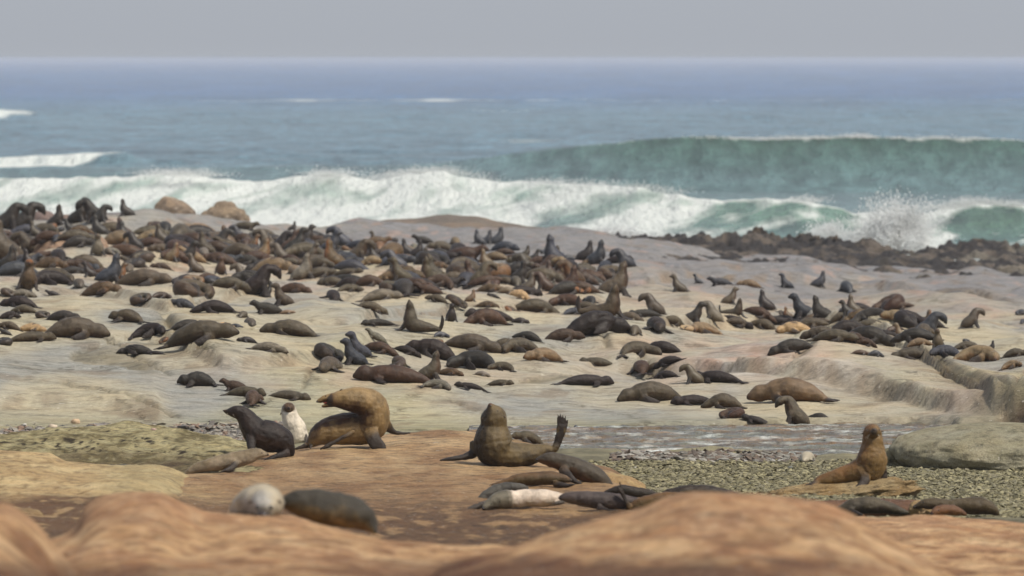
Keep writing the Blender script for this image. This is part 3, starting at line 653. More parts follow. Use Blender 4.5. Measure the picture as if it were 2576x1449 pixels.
spray('spray', 'thin spray blown off the crest of the foaming front wave',
      [(px, float(np.interp(px, *C1R))+3, 366 if px < 1300 else 345, .9, .20, 900, 1) for px in (400, 430, 470, 510, 815, 850, 970, 1010, 1040, 1080, 1110, 1140, 1190, 1380, 1500, 1600, 1660)]+
      [(px, float(np.interp(px, *C1R))+3, 316, .6, .16, 900, 1) for px in (2030, 2380, 2420, 2450, 2500, 2560)], .02, 8)
spray('spray', 'row of small white spray tufts along the green swell crest',
      [(px, 350+dy, 472, .8, .10*k, int(500*k), 1) for px, dy, k in ((1780,-2,1),(1860,0,.8),(1925,2,1),(1990,0,1.4),(2060,-1,1.1),(2075,-1,1),(2150,-4,1.5),(2170,-2,1.3),(2260,-1,.8),(2360,0,1.2),(2450,1,1),(2520,4,.8))], .03, 9)

# thin sea mist that greys everything with distance
def haze_box(x0, x1, y0, y1, z0, z1, dens, col):
    v = [(x, y, z) for x in (x0, x1) for y in (y0, y1) for z in (z0, z1)]
    f = [(0,1,3,2),(4,6,7,5),(0,4,5,1),(2,3,7,6),(0,2,6,4),(1,5,7,3)]
    m = bpy.data.materials.new('sea_mist'); m.use_nodes = True; nt = m.node_tree; nt.nodes.clear()
    out = nt.nodes.new('ShaderNodeOutputMaterial'); pv = nt.nodes.new('ShaderNodeVolumePrincipled')
    pv.inputs['Density'].default_value = dens; pv.inputs['Color'].default_value = (*col, 1); pv.inputs['Anisotropy'].default_value = .1
    nt.links.new(pv.outputs[0], out.inputs['Volume'])
    me = bpy.data.meshes.new('haze'); me.from_pydata(v, [], f); me.materials.append(m)
    o = bpy.data.objects.new('haze', me); COL.objects.link(o); tag(o, kind='stuff')
haze_box(-17000, 17000, -600, 31000, -4.3, 11.1, 00.00016, (.74, .78, .86))

def white_water(label, blobs, seed):
    """lumpy heaps of aerated water"""
    import bmesh as _b
    V, Fc, off = [], [], 0
    for i, (px, row, D, w, h, d) in enumerate(blobs):
        bm = _b.new(); _b.ops.create_icosphere(bm, subdivisions=5, radius=1); P = np.array([v.co[:] for v in bm.verts]); F_ = np.array([[v.index for v in f.verts] for f in bm.faces]); bm.free()
        n = fbm(P[:, 0]*1.7+seed+i, P[:, 1]*1.7, P[:, 2]*2.2, 5); n2 = fbm(P[:, 0]*7+seed, P[:, 1]*7+i, P[:, 2]*7, 4)
        P = P*(1+.42*n+.22*n2)[:, None]*[w/2, d/2, h]; c = at(px, row, D); P += [c.x, c.y, c.z]
        V.append(P); Fc.append(F_+off); off += len(P)
    o = bpy.data.objects.new('white_water', raw_mesh('white_water', np.concatenate(V), np.concatenate(Fc), M_foam)); COL.objects.link(o); tag(o, label, 'foam', kind='stuff')
white_water('heaving white water at the foot of the tall splash', [(2250, 640, 301, 2.2, 1.3, 2.0), (2225, 620, 302, 1.1, 1.5, 1.2), (2290, 630, 302, 1.6, 1.0, 1.5), (2180, 640, 301, 1.6, .6, 1.5), (2262, 590, 303, .8, 1.0, .8)], 3)
white_water('white surf heaped behind the left end of the reef', [(1535, 612, 292, 1.6, .5, 1.2), (1560, 612, 292, 1.0, .35, 1.0), (1675, 624, 291, 1.8, .35, 1.2), (1500, 612, 292, .8, .25, .8)], 9)
# ------------------------------------------------------------------ separate rocks and stones
import bmesh
def rock(name, label, base, D, w, h, dpt, mat, cols, seed, tilt=0, shape=(.5, 2.2), sub=5, amp=.16, freq=1.6, cat='boulder', group=None, sq=2.4, lift=-.12, peak=None):
    """rounded block w x dpt x h metres standing where (px,row) meets the ground"""
    bm = bmesh.new(); bmesh.ops.create_icosphere(bm, subdivisions=sub, radius=1)
    P = np.array([v.co[:] for v in bm.verts]); F_ = [tuple(v.index for v in f.verts) for f in bm.faces]; bm.free()
    q = np.abs(P)**sq; nrm = q.sum(1)**(1/sq); P = P/nrm[:, None]
    n = fbm(P[:, 0]*freq+seed, P[:, 1]*freq, P[:, 2]*freq, 5); P = P*(1+amp*n[:, None]); P = P*(1+amp*.15*fbm(P[:, 0]*9+seed, P[:, 1]*9, P[:, 2]*9, 3)[:, None])
    if peak: # push mass to one side: tall shoulder at x=peak
        P[:, 2] *= np.where(P[:, 2] > 0, 1-.55*np.clip((P[:, 0]-peak)/(1-peak), 0, 1)**1.2, 1)
    P = P*[w/2, dpt/2, h*.62]
    P[:, 2] += h*.38
    o_ = at(base[0], base[1], D)
    Cc = mixc(np.broadcast_to(cols[0], (len(P), 3)), cols[1], sst(-.2, .4, fbm(P[:, 0]*2+seed, P[:, 1]*2, P[:, 2]*2, 4)))
    me = raw_mesh(name, P, F_, mat)
    ca = me.color_attributes.new('Col', 'FLOAT_COLOR', 'POINT'); ca.data.foreach_set('color', np.c_[Cc, np.ones(len(P))].ravel())
    o = bpy.data.objects.new(name, me); COL.objects.link(o); o.location = o_+Vector((0, 0, lift*h)); o.rotation_euler = (0, R(tilt), 0)
    tag(o, label, cat, group)
    if sub <= 3: return o
    mw = Matrix.Translation(o.location) @ Matrix.Rotation(R(tilt), 4, 'Y')
    TERR.append((name, BVHTree.FromPolygons([tuple(mw @ Vector(p)) for p in P], F_)))
    return o
K = lambda *c: lin(*c)*.8
rock('boulder', 'tall smooth egg shaped tan boulder standing against the surf at left', (440, 562), 262, 2.0, 1.5, 1.4, M_pale, (K(138,122,106), K(158,138,116)), 1, peak=-.55, amp=.08)
rock('boulder', 'angular tan boulder with a pointed top right of the egg shaped one', (568, 583), 258, 2.2, 1.5, 1.5, M_pale, (K(140,124,106), K(158,140,118)), 2, amp=.2, sq=1.9)
rock('boulder', 'small orange boulder wedged between the two big boulders', (510, 572), 260, .85, .6, .6, M_pale, (K(196,118,80), K(180,112,84)), 3)
rock('boulder', 'small orange boulder at the right foot of the pointed boulder', (612, 572), 259.5, .6, .62, .5, M_pale, (K(190,116,82), K(176,112,86)), 4)
rock('boulder', 'low grey dome of rock below the egg shaped boulder', (455, 592), 252, 3.4, .8, 3.0, M_pale, (K(132,128,132), K(140,134,134)), 5, amp=.06)
rock('boulder', 'broad grey rock ledge under the three far upright seals', (290, 576), 250, 4.6, .85, 3.0, M_pale, (K(130,124,126), K(142,134,130)), 6, amp=.07)
rock('boulder', 'round reddish grey boulder between the leftmost skyline seals', (107, 568), 256, 1.3, .8, 1.0, M_pale, (K(128,112,108), K(138,118,110)), 7, amp=.06)
rock('boulder', 'low rounded boulder right of the leaning pair on the skyline', (168, 568), 257, 1.1, .6, .8, M_pale, (K(132,116,108), K(142,122,112)), 8, amp=.06)
rock('boulder', 'low tan boulder behind the lone skyline seal', (345, 560), 256, 1.0, .5, .8, M_pale, (K(140,118,102), K(150,126,106)), 9, amp=.08)
rock('boulder', 'smooth tan dome with a curled dark seal on it at left', (180, 672), 198, 2.7, 1.3, 5.5, M_pale, (K(170,140,116), K(184,152,126)), 10, amp=.05, lift=-.05)
rock('boulder', 'big pale yellowish dome rising at the right edge above the shingle', (2510, 1172), 93.5, 3.6, .80, 3.6, M_slab, (K(176,168,138), K(192,184,156)), 11, amp=.07, lift=-.12, sq=2.1)
rock('boulder', 'low yellow grey mound right of the slab seal by the stream', (2275, 1172), 94, .85, .34, 1.2, M_slab, (K(146,138,100), K(164,154,116)), 12, amp=.08, lift=-.1)
rock('boulder', 'long grey hollowed whaleback rock at far right before the reef', (2420, 780), 196, 3.0, .95, 4.0, M_pale, (K(128,118,106), K(122,120,122)), 13, amp=.1, lift=-.2, peak=.2)
rock('boulder', 'pale smooth rock with a sleeping tan seal draped over it', (1370, 905), 132, 1.1, .4, 1.6, M_pale, (K(190,172,150), K(200,180,160)), 14, amp=.06, lift=-.2)
rock('stone_slab', 'flat tan slab of rock carrying the watchful golden brown seal', (2112, 1266), 78.95, 2.2, .29, .95, M_slab, (K(176,146,100), K(196,170,126)), 15, tilt=-5.5, amp=.17, freq=2.4, cat='rock slab', sq=2.7, lift=.0)
rock('boulder', 'cream rounded rock edge between the sliding seal and the shingle', (1560, 1238), 80.5, .75, .26, 1.4, M_fore, (K(196,166,116), K(184,150,104)), 16, amp=.08, lift=-.1, tilt=14)
rock('boulder', 'mustard rock bulge under the hind flippers of the sliding seal', (1440, 1262), 79.5, .9, .32, 1.2, M_fore, (K(176,138,88), K(164,124,80)), 17, amp=.08, lift=-.2)
rock('boulder', 'reddish brown low rock between the slab and the blurred right rock', (2190, 1298), 72.5, 1.9, .22, 1.6, M_brown, (K(128,90,62), K(150,112,80)), 18, amp=.1, lift=-.1)
rock('boulder', 'small cream lump of rock left of the russet pup', (2320, 1290), 71.5, .32, .16, .5, M_fore, (K(190,158,112), K(170,140,100)), 19, amp=.15, lift=-.1)
rock('boulder', 'pale stone block lying in the dark hollow at lower left', (60, 1308), 66, .42, .16, .4, M_fore, (K(176,150,110), K(160,132,96)), 20, amp=.15, lift=-.2)
for i, (px, row, D, w, h) in enumerate(((1830, 612, 288, .9, .5), (1905, 612, 288, .8, 1.0), (1940, 616, 287, 1.2, .7), (2030, 618, 287, 1.5, .75), (2100, 620, 287, .7, .75), (2145, 628, 286, 1.3, .5), (2460, 640, 286, 1.6, .95), (2540, 650, 285, 2.2, .9), (2340, 672, 270, 1.3, .6), (2280, 680, 262, 1.2, .5), (1560, 622, 288, 1.4, .5), (1640, 622, 287, 1.0, .45))):
    nm = ('low crag at the near end', 'tallest pointed crag in the middle', 'broad crag right of the tallest one', 'wide hump before the green wave', 'square knob beside the wide hump', 'low crag beside the splash', 'brown peak', 'large pinkish brown crag', 'dark crag in front of the foam pool', 'rubbly mound left of the foam pool', 'dark crag behind the first surf burst', 'low dark crag between the surf bursts')[i]
    rock('reef_crag', f'{nm} of the dark reef', (px, row+6), D, w, h, w*.9, M_reef, (K(54,49,47), K(104,92,80)), 30+i, amp=.5, freq=2.4, cat='reef rock', sq=1.8, group='crags of the reef')
# pebbles of the shingle
def pebbles(name, region, n, size, seed, cols, label=None):
    r = np.random.default_rng(seed); bm = bmesh.new(); bmesh.ops.create_icosphere(bm, subdivisions=1, radius=1)
    P0 = np.array([v.co[:] for v in bm.verts]); F_ = np.array([[v.index for v in f.verts] for f in bm.faces]); bm.free()
    a = region[0]+(region[1]-region[0])*r.random(n); D = region[2]+(region[3]-region[2])*r.random(n)
    X = (a-W0/2)/F0*D
    k = sorted([(d, (q-HOR)/F0*d) for q, d in BEACH[-500]]); zb = HC-pchip([q[0] for q in k], [q[1] for q in k], D)
    zb = zb+beach_b(X, D, a)
    pm = poolmask(X, D, a); ok = pm < .15; 
    if region[4] is not None: ok &= region[4](a, D, X)
    X, D, zb, a = X[ok], D[ok], zb[ok], a[ok]; n = len(X)
    s = size*(.45+r.random(n)**2.2*1.7)
    V = P0[None]*(1+.28*r.normal(size=(n, len(P0), 1)))*np.stack([s*(.8+.7*r.random(n)), s*(.6+.5*r.random(n)), s*(.22+.3*r.random(n))], 1)[:, None]
    th = r.random(n)*6.28; c, s_ = np.cos(th)[:, None], np.sin(th)[:, None]
    tl = r.normal(size=n)*.25; V[..., 2] += V[..., 0]*tl[:, None]
    V = np.stack([V[..., 0]*c-V[..., 1]*s_, V[..., 0]*s_+V[..., 1]*c, V[..., 2]], -1)
    V += np.stack([X, D, zb+s*.12], 1)[:, None]
    FF = (F_[None]+len(P0)*np.arange(n)[:, None, None]).reshape(-1, 3)
    me = raw_mesh(name, V.reshape(-1, 3), FF, M_peb, smooth=False)
    cc = .9*np.array(cols)[r.integers(0, len(cols), n)]*(.82+.36*r.random(n))[:, None]
    ca = me.color_attributes.new('Col', 'FLOAT_COLOR', 'POINT'); ca.data.foreach_set('color', np.c_[np.repeat(cc, len(P0), 0), np.ones(n*len(P0))].ravel())
    o = bpy.data.objects.new(name, me); COL.objects.link(o); tag(o, label, 'shingle', kind='stuff'); return o
M_peb = rock_mat('pebble_stone', 5.0, .7, .3, .3)
rightmask = lambda a, D, X: (D < np.interp(a, [1480,1600,1800,2000,2250,2700], [94.6,95.4,95.2,95.2,94,91])+.3*noise(X*2, D*2)) & (a > 1480)
pebbles('pebbles', (1480, 2750, 71, 95.5, rightmask), 62000, .025, 11, [lin(118,112,84), lin(134,127,96), lin(98,93,70), lin(126,120,98), lin(148,141,110), lin(86,81,58)], 'grey green shingle of flat pebbles below the slab seal')
leftm = lambda a, D, X: (D > 92)
pebbles('pebbles', (-200, 720, 92, 107.0, leftm), 16000, .045, 12, [lin(122,116,108), lin(140,134,124), lin(100,96,92), lin(132,110,94), lin(160,152,140)], 'strip of grey pebbles between mossy rock and pale slope')
pebbles('pebbles', (1270, 1560, 98.5, 105, lambda a, D, X: np.abs(D-np.interp(a, [1270,1350,1450,1560], [104.4,103.2,100.5,98.4])) < .9), 1800, .05, 13, [lin(96,72,70), lin(110,98,96), lin(150,146,144), lin(80,66,62)], 'wet reddish pebbles along the near bank of the stream')
pebbles('pebbles', (1540, 2050, 94.6, 96.9, None), 1500, .05, 14, [lin(110,96,84), lin(120,116,108), lin(150,146,138), lin(92,82,74)], 'purplish pebbles rimming the pale wet sand')
# a few stones that stand out singly
def stone(label, px, row, w, c, seed):
    h = hit(px, row); p = h[0]
    w *= .62; rock('stone', label, (px, row), p.y, w, w*.55, w*.8, M_peb, (K(*c), K(*[min(255, q*1.08) for q in c])), seed, sub=2, amp=.3, cat='stone', lift=-.1, group='stones standing out on the shore')
for i, (l, px, row, w, c) in enumerate((
  ('white stone on the pebble strip at far left', 60, 1071, .12, (220,216,208)), ('larger pinkish stone on the left pebble strip', 130, 1078, .24, (200,184,164)),
  ('pale flat stone right of the pinkish one, at the slope foot', 188, 1066, .3, (196,170,140)), ('pinkish stone on the strip behind the mossy rock', 385, 1084, .14, (186,158,146)),
  ('small tan stone on the strip left of the dark pup', 480, 1078, .14, (180,160,134)), ('white pebble on the shingle right of the cream rock edge', 1600, 1180, .1, (196,192,180)),
  ('dark stone on the shingle near the purplish rim', 1795, 1172, .16, (84,80,66)), ('large round grey stone in mid shingle', 1900, 1206, .15, (132,128,104)),
  ('bluish stone on shingle behind the slab', 1990, 1180, .14, (116,118,112)), ('pale stone on shingle right of the slab', 2330, 1218, .16, (166,160,128)),
  ('grey stone on shingle at the right below the pale dome', 2440, 1210, .15, (120,118,104)), ('lone dark stone at right end of the shingle', 2530, 1240, .13, (92,88,66)))):
    stone(l, px, row, w, c, 60+i)
# tidal stream
na, nd = 320, 180
A = np.linspace(1180, 2420, na); Dw = np.linspace(95.8, 108.5, nd); AA, DD = np.meshgrid(A, Dw, indexing='ij'); X = (AA-W0/2)/F0*DD
zw = HC-6.97+.035*fbm(X/.9, DD/.5, 3.0, 5)+.02*fbm(X/.25, DD/.2, 5.0, 3)-.10*sst(104.5, 107.5, DD)
fo = fbm(X/.8, DD/.8, 7.0, 5); e = poolmask(X, DD, AA)
fm = .1+.8*fo-.1+.35*fbm(X/.3, DD/.3, 19.0, 4)+.3*np.exp(-(((AA-1940)/120)**2+((DD-101.8)/.8)**2))+.35*np.exp(-(((AA-2120)/90)**2+((DD-101)/.6)**2))+.35*np.exp(-(((AA-2230)/80)**2+((DD-103.5)/.5)**2))+.3*np.exp(-(((AA-1620)/50)**2+((DD-99.3)/1.0)**2))+.3*np.exp(-(((AA-2150)/100)**2+((DD-98)/.5)**2))
n2 = fbm(X/2.5, DD/.8, 17.0, 4)
C = mixc(np.broadcast_to(lin(118,100,74), X.shape+(3,)), lin(124,122,104), sst(-.35, .35, n2)); C = mixc(C, lin(150,118,80), sst(.2, .5, fbm(X/3, DD/.6, 27.0, 3))*.8)
st_ = grid_mesh('stream_water', X, DD, zw, M_pool, {'Col': C*.8, 'foam': (fm*sst(0, .4, e)+.0)[..., None]}); tag(st_, kind='structure')
# foam left between the reef rocks
def foampatch(label, px, row, D, w, dpt, seed):
    c = at(px, row, D); U, V = np.meshgrid(np.linspace(-1, 1, 46), np.linspace(-1, 1, 46), indexing='ij')
    rr = np.hypot(U, V)+.3*fbm(U*1.6+seed, V*1.6, 3.0, 3); ed = 1-sst(.5, .95, rr)
    X, Y = c.x+U*w/2*1.2, c.y+V*dpt/2*1.2; Z = c.z-.12+.2*ed+.05*fbm(X*1.5, Y, 2.0, 3)
    Cc = np.broadcast_to(lin(120,132,134), X.shape+(3,))
    o = grid_mesh('foam_patch', X, Y, Z, M_sea, {'Col': Cc, 'foam': (ed*(.75+.9*fbm(X*1.2, Y*.8, seed+.5, 4)))[..., None]}); tag(o, label, 'sea foam', kind='stuff')
foampatch('thin white foam streak between the reef crags left of the splash', 2120, 653, 272, 2.4, 3, 1)
foampatch('wide foam pool behind the dark crag at right', 2330, 645, 276, 2.9, 5, 2)
foampatch('foam pool right of the dark crag before the brown peak', 2420, 658, 268, 2.6, 5, 3)
foampatch('small foam wash in front of the brown peak', 2400, 670, 260, 1.2, 3, 4)

# shallow puddle in the hollow of the mossy rock
U, V = np.meshgrid(np.linspace(-1, 1, 40), np.linspace(-1, 1, 24), indexing='ij'); c = at(265, 1152, 83.2); zc = ground(c.x, c.y)+.03
rr = np.hypot(U, V)+.35*fbm(U*1.5, V*1.5, 3.0, 3)
pu = grid_mesh('puddle_water', c.x+U*.55, c.y+V*1.0, zc-.02*rr, M_pool, {'Col': np.broadcast_to(lin(84,78,66), U.shape+(3,)), 'foam': np.zeros(U.shape)[..., None]}); tag(pu, kind='structure')

# ------------------------------------------------------------------ seal bodies
def tube(pts, ref=(0, 1, 0), n=14, kind=0, step=.03, fold=0):
    """closed loft along pts [(x,y,z,r_side,r_up)]; ref is the side direction"""
    P = np.array(pts, float); d = np.r_[0, np.cumsum(np.linalg.norm(np.diff(P[:, :3], axis=0), axis=1)+1e-6)]
    m = max(4, int(d[-1]/step)); q = np.linspace(0, d[-1], m); S = pchip(d, P, q)
    # smoother centre line than pchip alone
    for _ in range(2): S[1:-1, :3] = .5*S[1:-1, :3]+.25*(S[:-2, :3]+S[2:, :3])
    T = np.gradient(S[:, :3], axis=0); T /= np.linalg.norm(T, axis=1)[:, None]
    if fold and kind == 0:
        w_ = 1+fold*np.sin(q*46+2*np.sin(q*17))*np.clip(np.sin((q/d[-1]-.35)/.55*math.pi), 0, 1)*((q/d[-1] > .35) & (q/d[-1] < .9)); S[:, 3:5] *= w_[:, None]
    ref = np.array(ref, float); s = ref-(T@ref)[:, None]*T; s /= np.linalg.norm(s, axis=1)[:, None]+1e-9
    u = np.cross(s, T)
    # round the two ends
    C, RS, RU = [S[0, :3]-T[0]*min(S[0, 3], S[0, 4])*.7], [S[0, 3]*.55], [S[0, 4]*.55]
    C += list(S[:, :3]); RS += list(S[:, 3]); RU += list(S[:, 4])
    C += [S[-1, :3]+T[-1]*min(S[-1, 3], S[-1, 4])*.7]; RS += [S[-1, 3]*.55]; RU += [S[-1, 4]*.55]
    s = np.vstack([s[:1], s, s[-1:]]); u = np.vstack([u[:1], u, u[-1:]]); C = np.array(C); k = len(C)
    th = np.linspace(0, 2*math.pi, n, endpoint=False)
    V = C[:, None]+s[:, None]*(np.array(RS)[:, None]*np.cos(th))[..., None]+u[:, None]*(np.array(RU)[:, None]*np.sin(th))[..., None]
    V = V.reshape(-1, 3).tolist(); Fc = []
    for i in range(k-1):
        for j in range(n):
            a, b = i*n+j, i*n+(j+1) % n; Fc.append((a, b, b+n, a+n))
    Fc.append(tuple(range(n))[::-1]); Fc.append(tuple((k-1)*n+j for j in range(n)))
    tt = q/d[-1]
    samp = np.c_[S[:, :3], S[:, 3:5], u[1:-1], s[1:-1], np.full(m, kind), tt]
    return V, Fc, samp

def build_body(name, tubes, voxel, face_t=.86, faceless=False):
    V, Fc, SM = [], [], []
    for tb in tubes:
        v, f, sm = tube(**tb); o = len(V); V += v; Fc += [tuple(o+i for i in q) for q in f]; SM.append(sm)
    me = bpy.data.meshes.new(name); me.from_pydata(V, [], Fc); me.update()
    ob = bpy.data.objects.new(name, me); COL.objects.link(ob)
    md = ob.modifiers.new('r', 'REMESH'); md.mode = 'VOXEL'; md.voxel_size = voxel
    sm_ = ob.modifiers.new('s', 'SMOOTH'); sm_.factor = .5; sm_.iterations = 3
    dg = bpy.context.evaluated_depsgraph_get(); ev = ob.evaluated_get(dg)
    out = bpy.data.meshes.new_from_object(ev); out.name = name
    bpy.data.objects.remove(ob); bpy.data.meshes.remove(me)
    n = len(out.vertices); co = np.empty(n*3); out.vertices.foreach_get('co', co); co = co.reshape(-1, 3)
    no = np.empty(n*3); out.vertices.foreach_get('normal', no); no = no.reshape(-1, 3)
    co = co+no*(.010*fbm(co[:, 0]*5, co[:, 1]*5, co[:, 2]*5, 3)+.0035*fbm(co[:, 0]*17, co[:, 1]*17, co[:, 2]*17, 2))[:, None]; out.vertices.foreach_set('co', co.ravel()); out.update()
    S = np.vstack(SM); rel = np.empty(n); idx = np.empty(n, int)
    for a in range(0, n, 4000):
        d = np.linalg.norm(co[a:a+4000, None]-S[None, :, :3], axis=2)/np.maximum(.03, .5*(S[None, :, 3]+S[None, :, 4]))
        idx[a:a+4000] = d.argmin(1)
    s = S[idx]; kind, t = s[:, 11], s[:, 12]
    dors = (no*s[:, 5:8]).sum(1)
    flip = np.where(kind == 1, sst(.0, .35, t)*.93, 0.0); flip = np.maximum(flip, np.where((kind == 0) & (not faceless), .8*sst(.975, .995, t), 0))
    nz = fbm(co[:, 0]*7, co[:, 1]*7, co[:, 2]*7, 3)
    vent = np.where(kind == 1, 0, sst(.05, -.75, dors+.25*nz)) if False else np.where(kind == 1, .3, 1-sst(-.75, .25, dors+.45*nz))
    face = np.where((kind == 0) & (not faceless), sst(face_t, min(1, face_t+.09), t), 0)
    me = out; ca = me.color_attributes.new('fur', 'FLOAT_COLOR', 'POINT')
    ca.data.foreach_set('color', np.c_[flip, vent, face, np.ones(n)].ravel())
    me.polygons.foreach_set('use_smooth', np.ones(len(me.polygons), bool))
    me.materials.clear(); me.materials.append(M_fur)
    return me, co

B = lambda *p, **k: dict(pts=list(p), **k)
def fl(*p, **k): return dict(pts=list(p), kind=1, n=10, step=.03, **k)
ARCH = {}
# all face left (-x); camera side is -y; metres
ARCH['prone'] = [B((.74,0,.06,.05,.05),(.60,0,.10,.11,.10),(.35,0,.17,.19,.17),(0,.0,.215,.24,.215),(-.3,0,.20,.22,.20),(-.50,0,.165,.155,.15),(-.64,0,.14,.12,.12),(-.75,-.02,.115,.085,.085),(-.85,-.03,.085,.042,.045)),
    fl((.70,-.03,.05,.05,.04),(.84,-.09,.035,.06,.02),(1.0,-.14,.03,.03,.012),ref=(0,1,0)), fl((.70,.04,.05,.05,.04),(.86,.10,.035,.06,.02),(1.0,.16,.03,.03,.012)),
    fl((-.30,-.16,.12,.09,.05),(-.20,-.29,.06,.08,.03),(-.04,-.36,.03,.06,.018),(.10,-.38,.02,.025,.01),ref=(0,.3,1))]
ARCH['hump'] = [B((.72,0,.05,.05,.05),(.55,0,.13,.13,.12),(.28,0,.23,.22,.20),(0,0,.275,.25,.235),(-.26,0,.25,.23,.21),(-.45,0,.19,.17,.16),(-.60,0,.12,.12,.11),(-.72,0,.08,.085,.075),(-.82,0,.05,.04,.042)),
    fl((.68,-.03,.05,.05,.04),(.82,-.08,.03,.06,.02),(.95,-.10,.025,.03,.012)),
    fl((-.25,-.18,.14,.09,.05),(-.16,-.30,.06,.08,.03),(.0,-.37,.03,.05,.018),(.12,-.40,.02,.025,.01),ref=(0,.3,1))]
ARCH['slim'] = [B((.78,0,.05,.04,.04),(.60,0,.08,.08,.08),(.35,0,.125,.13,.12),(0,.02,.15,.17,.15),(-.3,.02,.15,.16,.145),(-.50,0,.13,.12,.12),(-.63,0,.14,.105,.11),(-.74,0,.12,.075,.08),(-.83,0,.095,.04,.042)),
    fl((.72,-.02,.05,.04,.03),(.86,-.10,.03,.05,.02),(1.0,-.18,.025,.025,.012)), fl((.72,.02,.05,.04,.03),(.90,.03,.03,.05,.02),(1.06,.02,.025,.025,.012)),
    fl((-.32,-.12,.10,.08,.04),(-.26,-.26,.05,.07,.03),(-.16,-.38,.025,.05,.016),(-.08,-.46,.02,.02,.01),ref=(1,.3,0))]
ARCH['look'] = [B((.72,0,.06,.05,.05),(.58,0,.10,.11,.10),(.32,0,.17,.18,.17),(0,0,.22,.22,.21),(-.24,0,.25,.20,.19),(-.40,0,.33,.15,.15),(-.50,0,.42,.12,.12),(-.60,0,.455,.10,.095),(-.70,0,.44,.07,.065),(-.78,0,.42,.035,.036)),
    fl((.68,-.03,.05,.05,.04),(.82,-.09,.035,.06,.02),(.96,-.13,.03,.03,.012)),
    fl((-.26,-.14,.17,.09,.06),(-.30,-.22,.07,.07,.035),(-.36,-.30,.02,.08,.02),(-.42,-.36,.02,.03,.01),ref=(1,0,0)),
    fl((-.26,.14,.17,.09,.06),(-.32,.20,.07,.07,.035),(-.40,.26,.02,.08,.02),ref=(1,0,0))]
ARCH['sit'] = [B((.46,0,.07,.06,.06),(.34,0,.14,.14,.13),(.14,0,.21,.21,.20),(-.06,0,.32,.21,.20),(-.16,0,.48,.185,.175),(-.20,0,.64,.14,.135),(-.23,0,.76,.115,.115),(-.30,0,.845,.10,.10),(-.41,0,.85,.07,.068),(-.50,0,.835,.035,.038)),
    fl((.42,-.03,.06,.05,.04),(.54,-.12,.03,.06,.02),(.66,-.20,.025,.03,.012)), fl((.42,.04,.06,.05,.04),(.60,.06,.03,.06,.02),(.74,.08,.025,.03,.012)),
    fl((-.12,-.15,.32,.10,.07),(-.18,-.22,.16,.07,.05),(-.24,-.26,.04,.08,.03),(-.34,-.32,.02,.05,.012),ref=(1,0,0)),
    fl((-.12,.15,.32,.10,.07),(-.20,.20,.16,.07,.05),(-.28,.22,.04,.08,.03),(-.38,.26,.02,.05,.012),ref=(1,0,0))]
ARCH['up'] = [B((.50,0,.07,.06,.06),(.36,0,.15,.15,.14),(.15,0,.22,.22,.21),(-.05,0,.34,.22,.21),(-.13,0,.52,.18,.175),(-.15,0,.68,.135,.13),(-.155,0,.79,.115,.11),(-.17,0,.88,.085,.085),(-.19,0,.96,.055,.055),(-.20,0,1.01,.03,.03)),
    fl((.46,-.03,.06,.05,.04),(.60,-.10,.03,.06,.02),(.74,-.14,.025,.03,.012)),
    fl((-.10,-.16,.32,.10,.07),(-.20,-.22,.16,.07,.05),(-.28,-.26,.04,.08,.03),(-.42,-.30,.02,.05,.012),ref=(1,0,0)),
    fl((-.10,.15,.32,.10,.07),(-.04,.22,.14,.07,.05),(.02,.26,.04,.08,.03),ref=(1,0,0))]
ARCH['sitf'] = [B((.10,.45,.07,.08,.06),(.06,.32,.15,.17,.14),(.02,.12,.24,.23,.21),(0,-.02,.34,.235,.21),(0,-.07,.50,.19,.175),(0,-.08,.65,.145,.135),(0,-.09,.76,.12,.115),(.0,-.13,.84,.105,.10),(0,-.24,.85,.07,.065),(0,-.32,.84,.036,.036),ref=(1,0,0)),
    fl((-.17,-.04,.34,.09,.07),(-.25,-.10,.16,.06,.05),(-.28,-.16,.05,.08,.03),(-.36,-.24,.02,.04,.012),ref=(0,1,0)),
    fl((.17,-.04,.34,.09,.07),(.25,-.10,.16,.06,.05),(.28,-.16,.05,.08,.03),(.38,-.22,.02,.04,.012),ref=(0,1,0))]
ARCH['hunch'] = [B((.50,0,.08,.07,.06),(.38,0,.16,.17,.15),(.18,0,.26,.23,.22),(-.02,0,.42,.22,.21),(-.10,0,.60,.19,.185),(-.20,0,.74,.155,.15),(-.34,0,.76,.125,.12),(-.46,0,.68,.10,.095),(-.53,0,.58,.06,.06),(-.56,0,.51,.032,.034)),
    fl((.46,-.03,.06,.05,.04),(.60,-.10,.03,.06,.02),(.72,-.16,.025,.03,.012)),
    fl((-.08,-.16,.40,.10,.08),(-.14,-.22,.20,.07,.055),(-.18,-.26,.05,.08,.035),(-.30,-.32,.02,.05,.012),ref=(1,0,0)),
    fl((-.08,.16,.40,.10,.08),(-.02,.20,.20,.07,.055),(.0,.24,.05,.08,.035),ref=(1,0,0))]
ARCH['curl'] = [B((-.30,-.20,.07,.06,.05),(-.10,-.26,.11,.10,.10),(.14,-.22,.17,.16,.16),(.30,-.02,.20,.19,.19),(.18,.20,.22,.20,.205),(-.06,.24,.22,.19,.205),(-.26,.14,.19,.155,.165),(-.38,-.02,.15,.115,.12),(-.40,-.16,.12,.08,.085),(-.34,-.28,.09,.042,.045), ref=(0,0,1)),
    fl((-.18,-.22,.06,.05,.03),(-.30,-.34,.03,.06,.02),(-.40,-.42,.02,.03,.012)),
    fl((.05,.0,.30,.10,.05),(-.06,-.18,.26,.08,.035),(-.12,-.30,.14,.06,.025),(-.14,-.36,.05,.03,.012),ref=(1,0,0))]
